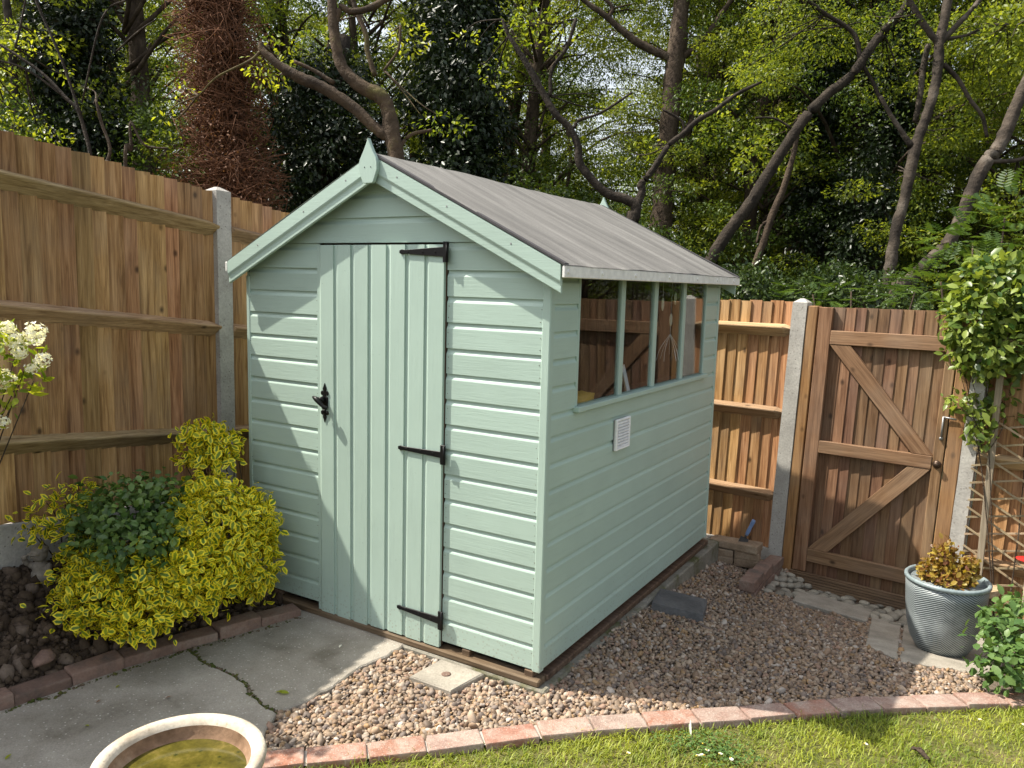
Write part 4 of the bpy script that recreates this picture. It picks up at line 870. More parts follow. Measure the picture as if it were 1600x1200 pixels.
# stone figurine: ellipsoids fused by a voxel remesh into one body
fp = GP(66, 936, .26)
for _ in range(8): fp = GP(66, 936, soil_z(fp[0], fp[1]))
gn = bmesh.new()
def blob(c, r, rot=(0, 0, 0)):
    from mathutils import Euler
    m4 = Matrix.Translation(c) @ Euler(rot).to_matrix().to_4x4() @ Matrix.Diagonal((*r, 1)); bmesh.ops.create_icosphere(gn, subdivisions=3, radius=1, matrix=m4)
for c, r, ro in [((0, 0, .006), (.055, .05, .012), (0, 0, 0)), ((-.022, -.012, .02), (.018, .028, .014), (0, 0, .2)), ((.026, -.012, .02), (.018, .028, .014), (0, 0, -.2)), ((-.02, 0, .045), (.016, .017, .03), (0, 0, 0)), ((.022, 0, .045), (.017, .017, .03), (0, 0, 0)),
    ((0, 0, .095), (.04, .033, .04), (0, 0, 0)), ((0, 0, .13), (.033, .028, .032), (0, 0, 0)), ((0, -.002, .185), (.031, .031, .033), (0, 0, 0)), ((0, .002, .205), (.034, .034, .024), (0, 0, 0)), ((-.006, -.032, .196), (.026, .014, .005), (.25, 0, 0)), ((-.012, -.03, .182), (.008, .008, .007), (0, 0, 0)),
    ((.038, -.004, .125), (.013, .013, .03), (0, .25, 0)), ((.046, -.014, .095), (.011, .013, .018), (0, 0, 0)), ((-.036, -.008, .14), (.013, .014, .02), (0, -.7, 0)), ((-.046, -.026, .160), (.011, .013, .022), (.3, -.3, 0)), ((-.040, -.040, .182), (.012, .011, .012), (0, 0, 0)), ((0, 0, .155), (.016, .016, .02), (0, 0, 0)), ((.012, -.029, .187), (.004, .004, .005), (0, 0, 0)), ((-.03, -.029, .189), (.004, .004, .005), (0, 0, 0))]: blob(c, r, ro)
me = bm_mesh(gn, 'figurine', 'gnome', True); fg = link('stone_figurine', me, None, (fp[0], fp[1], fp[2]+.012), (0, 0, .45), 1.12); tag(fg, 'weathered stone figurine with a cap and raised hand on the soil', 'figurine')
rm = fg.modifiers.new('fuse', 'REMESH'); rm.mode = 'VOXEL'; rm.voxel_size = .0034; rm.use_smooth_shade = True; smo = fg.modifiers.new('soft', 'SMOOTH'); smo.iterations = 3
for px, py, r, lab in ((95, 955, .05, 'flat reddish rock in the soil beside the figurine'), (128, 948, .032, 'small rounded rock in the soil under the golden shrub'), (70, 1030, .045, 'mossy stone half buried in the soil near the bed edging')):
    p = GP(px, py, .2)
    for _ in range(8): p = GP(px, py, soil_z(p[0], p[1]))
    v = I1[0]*np.array([1.2, .8, .55])*r; v = v*(1+.16*np.sin(I1[0]@rng.normal(size=(3, 3))*2.5).sum(1, keepdims=True)); o = link('rock', bigmesh('rock', v, I1[1], 'brickd', None, False), None, (p[0], p[1], p[2]+r*.1), (0, 0, random.uniform(0, 3))); tag(o, lab, 'rock')
# ================================================================== GARDEN PLANTS
def leaf_objects(parent, data_fn, n, mesh_list, name='leaf'):
    pass
def single_leaf(name, mat, shape=LEAF6, wid=1., v=.5):
    V, Fc, vv, e = leaves(np.zeros((1, 3)), np.array([[1., 0, 0]]), np.array([[0, 0, 1.]]), np.ones(1), np.array([v]), shape, wid); return bigmesh(name, V, Fc, mat, {'v': vv, 'e': e})
def scatter_parts(parent, mes, pos, di, nr, sz, name='leaf'):
    """single leaves that can be picked apart: one object each, sharing mesh data"""
    x = unit(di); z = unit(nr-x*np.sum(nr*x, 1, keepdims=True)); y = np.cross(z, x); o0 = np.array(parent.location)
    for i in range(len(pos)):
        o = bpy.data.objects.new(name, mes[i % len(mes)]); C.objects.link(o); o.parent = parent
        m4 = Matrix(((x[i, 0], y[i, 0], z[i, 0], 0), (x[i, 1], y[i, 1], z[i, 1], 0), (x[i, 2], y[i, 2], z[i, 2], 0), (0, 0, 0, 1)))
        o.rotation_euler = m4.to_euler(); o.location = pos[i]-o0; o.scale = (sz[i],)*3
def lumps(px, py, D, rx, ry, depth=None, k=1, spread=0.):
    """ellipsoid clump given its picture centre, distance and half sizes in picture pixels"""
    c = P(px, py, D); return c, np.array([rx*D/FPX, (depth or rx)*D/FPX, ry*D/FPX])
def shell_points(cs, rs, n, zmin=-9, jitter=.12):
    idx = rng.choice(len(cs), n, p=(np.prod(rs, 1)**(2/3))/np.sum(np.prod(rs, 1)**(2/3))); d = unit(rng.normal(size=(n, 3))); 
    r = 1+rng.normal(size=n)*jitter-.45*rng.random(n)**2; pos = cs[idx]+d*rs[idx]*r[:, None]
    ins = np.zeros(n, bool)
    for c, r_ in zip(cs, rs): ins |= (np.sum(((pos-c)/r_)**2, 1) < .36)
    k = ~ins & (pos[:, 2] > zmin); return pos[k], d[k]
def shrub(name, label, catg, base, cl, n, size, mat, nparts, wid=1., up=.8, droop=.25, stem='bark', extra=None, group=None, vlo=.1, vhi=.9, mat2=None, zmin=-9, jit=.12, nstem=14, stemr=.005):
    """cl: list of (centre, radii); leaves on and inside the clumps, the nearest ones as parts"""
    t = thing(name, label, catg, base, (0, 0, 0), group); b0 = np.array(base, float)
    cs = np.array([c for c, _ in cl]); rs = np.array([r for _, r in cl])
    pos, d = shell_points(cs, rs, n, zmin, jit); n = len(pos)
    nr = unit(d*1.0+np.array([0, 0, up])+rng.normal(size=(n, 3))*.42); di = unit(d*.35+rng.normal(size=(n, 3))+np.array([0, 0, -droop])); sz = size*rng.uniform(.5, 1.35, n)
    v = np.clip(rng.uniform(vlo, vhi, n), 0, 1)
    order = np.argsort(np.linalg.norm(pos-CAM, axis=1)); vis = order[:nparts*3]; pk = rng.choice(vis, min(nparts, len(vis)), replace=False); rest = np.setdiff1d(order, pk)
    if extra is not None:
        pass
    o = link('foliage', leafmesh('foliage', leaves(pos[rest]-b0, di[rest], nr[rest], sz[rest], v[rest], LEAF6, wid), mat), t); o['kind'] = 'stuff'
    mes = [single_leaf('leaf', mat, LEAF6, wid, q) for q in np.linspace(vlo, vhi, 5)]
    scatter_parts(t, mes, pos[pk], di[pk], nr[pk], sz[pk])
    ls = []
    for i in range(nstem):
        c, r_ = cl[i % len(cl)]; e = c+unit(rng.normal(size=3))*r_*.75; m_ = (b0+e)/2+rng.normal(size=3)*.03; s0 = b0+np.array([random.uniform(-.04, .04), random.uniform(-.04, .04), -.02])
        ls.append([(*(s0-b0), stemr), (*(m_-b0), stemr*.7), (*(e-b0), stemr*.35)])
    tubes('stems', ls, stem, t, 5, 3); return t
def soil_at(px, py):
    p = GP(px, py, .2)
    for _ in range(8): p = GP(px, py, soil_z(p[0], p[1]))
    return p
# golden variegated shrub: two lobes, a tuft above and a skirt
shrub('golden_shrub', 'rounded golden variegated shrub against the shed corner', 'shrub', soil_at(345, 948)+np.array([0, .1, 0]), [lumps(345, 835, 3.8, 72, 78), lumps(300, 895, 3.62, 70, 58), lumps(392, 815, 3.9, 36, 50), lumps(395, 880, 3.85, 38, 52), lumps(320, 775, 3.95, 34, 34), lumps(290, 820, 3.7, 30, 40)], 6800, .039, 'lf_euo', 190, 1.35, vlo=.1, vhi=1., jit=.16)
shrub('golden_shrub', 'upright golden tuft of shrub in front of the concrete fence post', 'shrub', soil_at(325, 900)+np.array([-.1, .2, 0]), [lumps(318, 676, 4.05, 34, 20), lumps(352, 690, 4.05, 24, 20), lumps(300, 705, 4.0, 24, 18), lumps(335, 715, 4.0, 34, 16)], 820, .040, 'lf_euo', 60, 1.35, vlo=.1, vhi=.9, zmin=.2, jit=.2)
shrub('golden_shrub', 'golden-edged shrub skirt spilling over the soil by the figurine', 'shrub', soil_at(190, 985)+np.array([-.05, .12, 0]), [lumps(175, 925, 3.5, 74, 48), lumps(125, 875, 3.6, 28, 40), lumps(225, 960, 3.42, 52, 30), lumps(110, 910, 3.55, 24, 22), lumps(185, 982, 3.38, 18, 14), lumps(240, 905, 3.5, 50, 46), lumps(165, 880, 3.52, 40, 30)], 3300, .039, 'lf_euo', 150, 1.35, vlo=.0, vhi=.8, jit=.2)
shrub('green_shrub', 'plain dark green leaves of the shrub beside its golden lobe', 'shrub', soil_at(200, 950)+np.array([-.05, .2, 0]), [lumps(200, 800, 3.64, 66, 46), lumps(245, 790, 3.72, 40, 42), lumps(150, 825, 3.62, 40, 34), lumps(205, 850, 3.5, 58, 36), lumps(250, 840, 3.55, 30, 34)], 3300, .038, 'lf_eug', 120, 1.35, vlo=.0, vhi=1., jit=.24)
shrub('sparse_shrub', 'sparse yellow-green shrub against the fence above the gravel board', 'shrub', soil_at(100, 900)+np.array([-.1, .12, 0]), [lumps(75, 800, 3.6, 36, 26), lumps(105, 775, 3.65, 28, 22), lumps(60, 830, 3.6, 22, 18), lumps(130, 800, 3.7, 30, 40)], 520, .040, 'lf_euo', 60, 1.1, vlo=0, vhi=.55, jit=.3)
# white flowering shrub reaching in from the left
wf = shrub('flowering_shrub', 'white-flowered shrub with yellow-green leaves reaching over the bed', 'shrub', (-1.95, -1.5, .3), [lumps(10, 560, 2.85, 40, 40), lumps(-60, 600, 2.8, 70, 60), lumps(38, 590, 2.85, 22, 22), lumps(8, 640, 2.85, 14, 14), lumps(-30, 540, 2.85, 50, 40)], 520, .052, 'lf_yel', 60, .8, vlo=0, vhi=1., jit=.25)
b0 = np.array(wf.location)
for px, py, r in ((55, 521, 17), (22, 530, 13), (30, 548, 13), (66, 562, 12), (6, 590, 16), (3, 660, 10), (48, 575, 9), (12, 512, 11)):
    c = P(px, py, 2.82); n = 46; d = unit(rng.normal(size=(n, 3))); R = r*2.82/FPX
    parts = []
    for q in range(n):
        a0 = unit(np.cross(d[q], (0.2, .5, .8))[None])[0]; b1 = np.cross(d[q], a0); th_ = np.arange(5)*2*np.pi/5
        di = a0[None]*np.cos(th_)[:, None]+b1[None]*np.sin(th_)[:, None]
        parts.append(leaves(np.tile(c+d[q]*R*rng.uniform(.45, 1.05)-b0, (5, 1)), di+d[q]*rng.uniform(.1, .9), np.tile(d[q], (5, 1))+rng.normal(size=(5, 3))*.3, R*rng.uniform(.28, .42, 5), rng.random(5), LEAF2, 1.2))
    link('flower_cluster', leafmesh('flower_cluster', cat(parts), 'petal'), wf)
# climber over the right-hand post
rb = bw(1.32, -.13, 0)
shrub('climber', 'glossy green rambling climber over the right-hand gate post', 'climber', (rb[0], rb[1], float(gz(rb[0], rb[1]))), [lumps(1570, 455, 4.65, 62, 52), lumps(1520, 500, 4.65, 40, 42), lumps(1585, 540, 4.65, 58, 46), lumps(1535, 550, 4.65, 42, 36), lumps(1500, 480, 4.65, 20, 14), lumps(1640, 480, 4.65, 80, 90), lumps(1545, 420, 4.65, 34, 20)], 6500, .060, 'lf_rose', 170, 1.15, vlo=0, vhi=1., jit=.2, nstem=3, stemr=.005)
shrub('climber_spray', 'hanging spray of the climber beside the gate bolt', 'climber', bw(1.15, -.13, 1.0), [lumps(1505, 630, 4.72, 26, 14), lumps(1535, 645, 4.72, 26, 20), lumps(1530, 680, 4.65, 20, 18), lumps(1505, 560, 4.72, 14, 20), lumps(1590, 660, 4.72, 26, 16), lumps(1490, 545, 4.72, 10, 14), lumps(1560, 620, 4.72, 24, 14)], 480, .054, 'lf_rose', 80, 1.15, vlo=.1, vhi=1, jit=.25, nstem=7, stemr=.003)
# potted shrub
pb = np.array(pot.location)+np.array([0, 0, .33])
shrub('potted_shrub', 'small bronze and yellow shrub growing in the grey pot', 'shrub', pb, [(pb+np.array([-.09, 0, .09]), np.array([.05, .06, .05])), (pb+np.array([-.02, .02, .14]), np.array([.06, .07, .10])), (pb+np.array([.05, 0, .08]), np.array([.07, .07, .05])), (pb+np.array([.095, .0, .13]), np.array([.035, .04, .07])), (pb+np.array([0, -.05, .06]), np.array([.09, .06, .05]))], 2600, .030, 'lf_pot', 140, 1.3, up=1., droop=-.4, jit=.2, vlo=0, vhi=1)
# geranium clump
gb_ = G2(1590, 1060)
shrub('geranium', 'soft green hardy geranium clump at the edge of the gravel', 'plant', gb_+np.array([.08, .1, 0]), [lumps(1580, 985, 3.75, 46, 30), lumps(1560, 1040, 3.6, 34, 26), lumps(1600, 1040, 3.6, 46, 40), lumps(1620, 970, 3.8, 60, 40), lumps(1548, 960, 3.85, 18, 14)], 1500, .045, 'lf_geran', 130, 1.35, up=1.3, jit=.2, zmin=.0)
# lawn details
for i, (px, py) in enumerate([(1098, 1162), (1104, 1172), (1100, 1180), (1124, 1178), (1141, 1184), (1351, 1162), (1533, 1125), (1596, 1131), (1088, 1181), (980, 1177)]):
    p = G2(px, py, .03); d = thing('daisy', ('small white daisy in the clover patch on the lawn' if i < 5 or i == 8 else ['lone white daisy in the lawn beyond the shadow tip', 'white daisy in the lawn near the end of the brick edging', 'white daisy in the lawn at the far brick edging', None, 'white daisy in dry grass beside the pale edging bricks'][i-5]), 'daisy', (p[0], p[1], p[2]-.035), (0, 0, 0), 'daisies in the clover patch' if i < 5 or i == 8 else None)
    th_ = np.arange(11)*2*np.pi/11; di = np.c_[np.cos(th_), np.sin(th_), np.full(11, .2)]
    link('petals', leafmesh('petals', leaves(np.tile([[0, 0, .034]], (11, 1)), di, np.tile([[0, 0, 1.]], (11, 1)), np.full(11, .0095), rng.random(11), LEAF2, .9), 'petal'), d, None, (random.uniform(-.4, .2), random.uniform(-.3, .3), 0))
    lathe('eye', [(.001, .034), (.003, .035), (.002, .0375), (.0005, .038)], 'yolk', d, 8); tubes('stalk', [[(0, 0, 0, .0008), (.001, 0, .034, .0008)]], 'lf_geran', d, 5)
p = G2(1080, 1150, .02); ft = thing('feather', 'single white curved feather standing in the lawn', 'feather', p); n = 2
link('vane', leafmesh('vane', leaves(np.array([[0, 0, .0]]), np.array([[-.15, .1, 1.]]), np.array([[-.3, -1, .0]]), np.array([.062]), np.ones(1), LEAF6, .42), 'petal'), ft); tubes('quill', [[(0, 0, -.02, .0008), (-.004, .003, .03, .0007)]], 'white', ft, 5)
p = G2(1437, 1178, .018); tw_ = thing('bark_scrap', 'dark twisted scrap of bark lying on the lawn', 'bark', p, (0, 0, -.5))
tubes('scrap', [[(-.035, .01, .004, .005), (0, 0, .012, .009), (.045, -.012, .004, .007)], [(-.03, -.006, .006, .004), (-.005, .004, .018, .005), (.01, .012, .012, .003)]], 'bark', tw_, 7, 4, .2)
n = 420; c0 = G2(1112, 1176); cp = c0[:2]+rng.normal(size=(n, 2))*np.array([.085, .05]); az = rng.uniform(0, 6.28, n)
o = link('clover', leafmesh('clover', leaves(np.c_[cp, gz(cp[:, 0], cp[:, 1])+rng.uniform(.012, .03, n)], np.c_[np.cos(az), np.sin(az), .2+0*az], np.tile([[0, 0, 1.]], (n, 1)), rng.uniform(.009, .014, n), rng.random(n), LEAF6, 1.7), 'lf_geran')); tag(o, 'low clover patch round the daisies', None, None, 'stuff')
mp = []
for a_, b_2 in zip(crack[:-1], crack[1:]):
    for _ in range(16): mp.append(a_+(b_2-a_)*random.random()+np.array([random.gauss(0, .006), random.gauss(0, .006), .018]))
for a_, b_2 in zip(bp_[:-3], bp_[1:-2]):
    nn = np.array([-(b_2-a_)[1], (b_2-a_)[0], 0]); nn /= np.linalg.norm(nn)
    for _ in range(46):
        q = a_+(b_2-a_)*random.random(); q = q+nn*(.062+abs(random.gauss(0, .012))); q[2] = .057; mp.append(q)
mp = np.array(mp); mc = np.array([(.06, .075, .018), (.10, .10, .03), (.12, .09, .06), (.2, .17, .13)])[rng.choice(4, len(mp), p=[.4, .25, .25, .1])]
o = link('moss', pebbles('moss', mp, rng.gamma(3, .0016, len(mp)).clip(.002, .012), mc, 'clod', (.3, .6), .3, I0, .5)); tag(o, 'moss and crumbs in the path crack and beside the bed bricks', None, None, 'stuff')
# fallen leaves on the path
fl = [(452, 1083, .022, 'lf_yel', 'yellow-green fallen leaf near the path crack'), (430, 1082, .02, 'lf_yel', 'yellow fallen sprig leaf on the concrete path slab'), (258, 1091, .013, 'lf_brown', 'curled brown leaf in the middle of the concrete path'), (181, 1075, .012, 'lf_yel', 'pale yellow leaf on the path by the bed bricks'), (132, 1133, .012, 'lf_yel', 'tiny yellow leaf near the damp stain on the path'), (8, 1187, .016, 'lf_yel', 'yellow leaf on the path beside the bird bath'), (150, 1098, .012, 'lf_brown', 'brown leaf scrap below the bed bricks'), (530, 1012, .014, 'petal', 'pale straw scrap near the shed door sill')]
for px, py, sz, mt, lab in fl:
    p = G2(px, py, .026); o = link('fallen_leaf', leafmesh('fallen_leaf', leaves(np.zeros((1, 3)), np.array([[1., 0, .15]]), np.array([[.1, .2, 1]]), np.array([sz*2]), np.array([.6]), LEAF6, 1.), mt), None, p, (0, 0, random.uniform(0, 6))); tag(o, lab, 'leaf')
# ================================================================== WOODLAND
WZ = -.36
def pxpath(rows, D, dd=0.):
    """rows: (px, py, half width px[, extra depth])"""
    out = []
    for q in rows:
        Dq = D+(q[3] if len(q) > 3 else 0); p = P(q[0], q[1], Dq); out.append((*p, q[2]*Dq/FPX))
    return out
def ground_start(row, D):
    p = P(row[0], row[1], D); return (p[0], p[1], WZ-.1, row[2]*1.25*D/FPX)
def tree(name, label, limbs, D, mat, clumps=(), leaf='lf_light', n=1500, size=.06, catg='tree', group=None, seg=11, twigs=0, up=.9, rough=.12):
    """limbs: list of picture paths (first one is the trunk and starts in the ground)"""
    p0 = P(limbs[0][0][0], limbs[0][0][1], D); base = np.array([p0[0], p0[1], WZ]); t = thing(name, label, catg, base, (0, 0, 0), group)
    ls = []
    for i, L in enumerate(limbs):
        pts = pxpath(L, D); pts = ([ground_start(L[0], D)]+pts) if i == 0 else pts
        ls.append([(*(np.array(q[:3])-base), q[3]) for q in pts])
    cs = np.array([P(c[0], c[1], D+(c[4] if len(c) > 4 else random.uniform(.25, .8))) for c in clumps]) if len(clumps) else np.zeros((0, 3)); rs = np.array([[c[2]*D/FPX, c[2]*D/FPX, c[3]*D/FPX] for c in clumps])
    for i in range(len(cs)):
        for _ in range(twigs):
            e = cs[i]+unit(rng.normal(size=3))*rs[i]*.9; allp = [np.array(q[:3])+base for L in ls[:len(limbs)] for q in L]; nr_ = min(allp, key=lambda q: np.linalg.norm(q-cs[i])); s0 = nr_ if np.linalg.norm(nr_-cs[i]) < 1.6 else cs[i]-rs[i]*.6
            m_ = (s0+e)/2+rng.normal(size=3)*.05; ls.append([(*(s0-base), .008), (*(m_-base), .006), (*(e-base), .003)])
    tubes('trunk', ls, mat, t, seg, 6, rough)
    if len(cs):
        d = cloud(cs-base, rs, n, size, up=up, shell=.25); link('crown', leafmesh('crown', d, leaf), t)['kind'] = 'stuff'
    return t
# near trees whose limbs can be followed one by one
tree('twisted_tree', 'mossy twisted tree forking right behind the shed ridge', [
    [(640, 420, 14), (628, 300, 13), (620, 245, 12.5), (612, 205, 13), (606, 170, 11), (594, 150, 12), (560, 132, 11), (535, 105, 9), (524, 65, 8), (520, 25, 8), (518, -20, 7)],
    [(612, 212, 11), (590, 203, 9), (555, 170, 9), (510, 140, 9), (470, 122, 9), (436, 102, 7), (410, 78, 5.5), (408, 68, 4)],
    [(524, 40, 5), (532, 12, 5), (548, 18, 5), (575, 14, 5), (604, -2, 5), (640, -30, 4)], [(522, 130, 4), (490, 110, 3), (460, 96, 2.5)], [(586, 118, 4, .6), (574, 80, 4, .6), (572, 55, 4, .6), (560, 25, 4, .6), (548, -10, 4, .6)], [(600, 110, 2, .7), (622, 78, 2, .7), (626, 40, 2, .7)],
    [(618, 240, 4), (640, 212, 3), (675, 203, 2.5)], [(408, 80, 3), (390, 95, 2), (340, 120, 1.5), (310, 150, 1)]], 6.8, 'mossbark', [(495, 58, 34, 18), (440, 66, 30, 16), (690, 195, 50, 22), (640, 60, 40, 30, .8), (290, 145, 20, 12), (265, 185, 24, 8), (420, 110, 50, 30)], 'lf_yel', 420, .05, twigs=2)
tree('twisted_tree', 'dark sinuous forked tree behind the far shed finial', [
    [(985, 372, 9), (990, 345, 9), (993, 322, 8.5), (978, 312, 7.5), (948, 302, 7), (925, 280, 6.5), (906, 255, 6.5), (903, 228, 6), (890, 200, 5.5), (868, 178, 5.5), (850, 148, 5), (830, 112, 5), (812, 82, 4), (795, 55, 3), (785, 30, 2)],
    [(993, 325, 7), (1003, 300, 6), (1002, 288, 6), (1015, 272, 5), (1030, 250, 4.5), (1046, 226, 4.2), (1068, 208, 4), (1090, 188, 4), (1118, 172, 3.5), (1150, 148, 3), (1190, 128, 2)],
    [(897, 200, 3), (905, 188, 2.5), (935, 178, 2), (965, 160, 2), (988, 144, 1.5)], [(860, 150, 3, .5), (862, 110, 3, .5), (885, 75, 3, .5), (900, 30, 3, .5)], [(1068, 206, 2), (1066, 190, 2), (1048, 178, 2), (1036, 172, 1.5)]], 7.4, 'barkd',
    [(800, 60, 30, 34), (770, 110, 26, 26), (830, 30, 36, 22), (730, 60, 28, 10), (790, 140, 24, 14), (960, 160, 30, 20), (1120, 165, 40, 20), (870, 60, 40, 30, .5), (1010, 230, 40, 16)], 'lf_yel', 520, .046, twigs=2)
tree('oak_tree', 'tall straight brown trunk beyond the far shed finial', [
    [(1028, 400, 19), (1034, 340, 17), (1040, 260, 16), (1046, 190, 15), (1050, 140, 14), (1056, 90, 14), (1062, 40, 13), (1066, -30, 12)],
    [(1050, 92, 7), (1022, 80, 6), (996, 66, 6), (970, 46, 5), (945, 24, 4.5), (925, 10, 4), (905, -5, 3)], [(1062, 92, 6), (1085, 75, 5), (1110, 48, 4.5), (1130, 18, 4), (1150, -10, 3.5)], [(1048, 238, 9), (1065, 215, 7), (1082, 190, 6), (1078, 170, 4)], [(950, 30, 3), (957, 12, 3), (940, -5, 2)]], 11.5, 'bark',
    [(960, 60, 60, 30), (1120, 60, 70, 50), (1080, 150, 50, 60), (1000, 180, 60, 60), (1060, 10, 80, 40), (900, 20, 50, 30), (1100, 260, 60, 50), (980, 250, 50, 40)], 'lf_light', 14000, .042, twigs=5)
tree('leaning_tree', 'dark trunk leaning right across the wood behind the fence', [
    [(1085, 470, 9.84), (1108, 410, 9.43), (1140, 360, 9.02), (1172, 318, 9.02), (1200, 272, 8.61), (1230, 225, 8.20), (1258, 185, 8.20), (1290, 150, 7.38), (1330, 118, 7.38), (1355, 82, 7.38), (1380, 50, 6.56), (1408, 20, 5.74), (1430, -20, 4.92)],
    [(1345, 100, 4.10), (1338, 60, 3.69), (1320, 40, 3.28), (1290, 22, 3.28), (1262, 0, 2.87), (1240, -20, 2.46)], [(1345, 98, 3.28), (1362, 125, 2.87), (1376, 155, 2.87), (1400, 190, 2.46), (1422, 222, 2.46)], [(1236, 200, 2.05), (1210, 185, 1.64), (1180, 184, 1.23)]], 8.4, 'barkd', [(1290, 60, 80, 40), (1200, 110, 60, 40), (1380, 120, 50, 50), (1240, 20, 80, 30)], 'lf_light', 4600, .038, twigs=5)
tree('slender_tree', 'thin dark sapling trunk beside the leaning tree', [[(1165, 455, 6), (1172, 430, 5.5), (1185, 400, 5.5), (1205, 340, 5.5), (1222, 300, 5), (1234, 262, 4.5), (1242, 232, 4), (1250, 180, 3)], [(1205, 345, 2.5), (1190, 352, 2), (1182, 380, 1.5)]], 9.0, 'bark', [(1230, 220, 50, 50), (1180, 250, 40, 40)], 'lf_light', 900, .06, twigs=2)
tree('birch_tree', 'forked silver-barked birch rising behind the garden gate', [
    [(1380, 500, 9.62), (1386, 460, 9.25), (1392, 410, 8.88), (1400, 360, 8.14), (1412, 315, 8.14), (1422, 270, 8.14), (1432, 225, 8.14), (1448, 180, 7.40), (1460, 140, 7.40), (1466, 100, 7.40), (1468, 65, 7.40), (1476, 30, 6.66), (1484, -20, 6.66)],
    [(1424, 228, 5.18), (1408, 205, 3.70), (1392, 180, 3.33), (1376, 150, 2.96)], [(1468, 70, 5.18), (1448, 45, 4.81), (1432, 20, 4.44), (1415, -10, 3.70)], [(1470, 66, 5.18), (1490, 45, 4.44), (1512, 22, 3.70), (1535, -5, 3.70)], [(1472, 62, 2.96), (1510, 55, 2.22), (1540, 42, 1.85), (1575, 38, 1.48)], [(1474, 100, 3.70), (1498, 125, 3.33), (1515, 155, 2.96), (1535, 182, 2.96), (1542, 215, 2.59)], [(1450, 70, 4.44, .4), (1442, 110, 4.44, .4), (1436, 160, 4.44, .4), (1430, 190, 4.44, .4)]], 8.2, 'birch', [(1520, 60, 80, 40), (1400, 40, 60, 40), (1480, 200, 50, 60), (1560, 120, 50, 50), (1440, 300, 40, 60)], 'lf_light', 4800, .036, twigs=5)
tree('birch_tree', 'pale birch trunk leaning right beyond the climber', [[(1395, 480, 8.88), (1420, 440, 9.62), (1450, 410, 9.62), (1485, 375, 9.62), (1510, 320, 9.62), (1535, 262, 10.36), (1560, 230, 10.36), (1578, 190, 9.62), (1598, 140, 8.88), (1622, 90, 8.88), (1650, 20, 8.14)], [(1545, 252, 4.44), (1590, 250, 2.96), (1640, 230, 2.22)]], 7.6, 'birch', [(1590, 60, 60, 60), (1560, 300, 50, 30), (1640, 120, 60, 80)], 'lf_light', 1500, .055, twigs=2)
for rows, D, lab in (([(1088, 420, 4), (1078, 330, 4), (1082, 250, 4.5), (1090, 180, 4), (1092, 60, 3)], 15, 'far pale slim trunk right of the tall straight trunk'), ([(1070, 430, 5), (1066, 340, 5), (1070, 300, 5), (1076, 240, 4), (1080, 160, 4)], 14, 'far brown slim trunk beside the tall straight trunk'), ([(885, 330, 3), (888, 280, 3), (892, 250, 3), (886, 200, 2.5)], 13, 'far slim trunk seen over the felt roof'),
    ([(172, 300, 3), (166, 262, 3), (172, 232, 2.5), (158, 190, 2.5), (150, 155, 2)], 7.5, 'thin forked sapling behind the left fence'), ([(196, 275, 3), (205, 235, 2.5), (204, 190, 2), (225, 226, 1.8), (262, 232, 1.5)], 7.6, 'thin dark sapling beside the ivy column'), ([(20, 330, 7), (28, 200, 6), (22, 120, 6), (14, 40, 6), (8, -20, 5)], 9, 'grey lichen trunk at the far end of the left fence')):
    tree('slim_tree', lab, [rows], D, 'birch' if 'pale' in lab or 'grey' in lab else 'bark', [(rows[-1][0], rows[-1][1], 40, 30)], 'lf_light', 220, .06, twigs=2)
tree('hazel_bush', 'sloping brown hazel branches above the left fence', [[(150, 330, 2.80), (128, 190, 2.80), (100, 150, 2.80), (60, 110, 2.45), (0, 70, 2.10), (-40, 50, 2.10)], [(100, 150, 2.10), (40, 108, 1.75), (-20, 90, 1.40)], [(24, 74, 1.75), (32, 40, 1.54), (42, -10, 1.40)], [(128, 185, 2.10), (95, 90, 2.10), (60, 10, 2.10), (52, -20, 1.75)], [(182, 80, 1.26), (215, 50, 1.26), (244, 30, 1.05)], [(128, 160, 1.40), (160, 28, 1.40), (200, -2, 1.40)]], 7.0, 'barkd', [(60, 68, 36, 16), (20, 60, 26, 30), (96, 105, 18, 22), (10, 130, 26, 36), (50, 190, 30, 30), (15, 200, 24, 30), (85, 215, 30, 16)], 'lf_yel', 520, .045, twigs=2)
b_ = P(60, 180, 6.6)
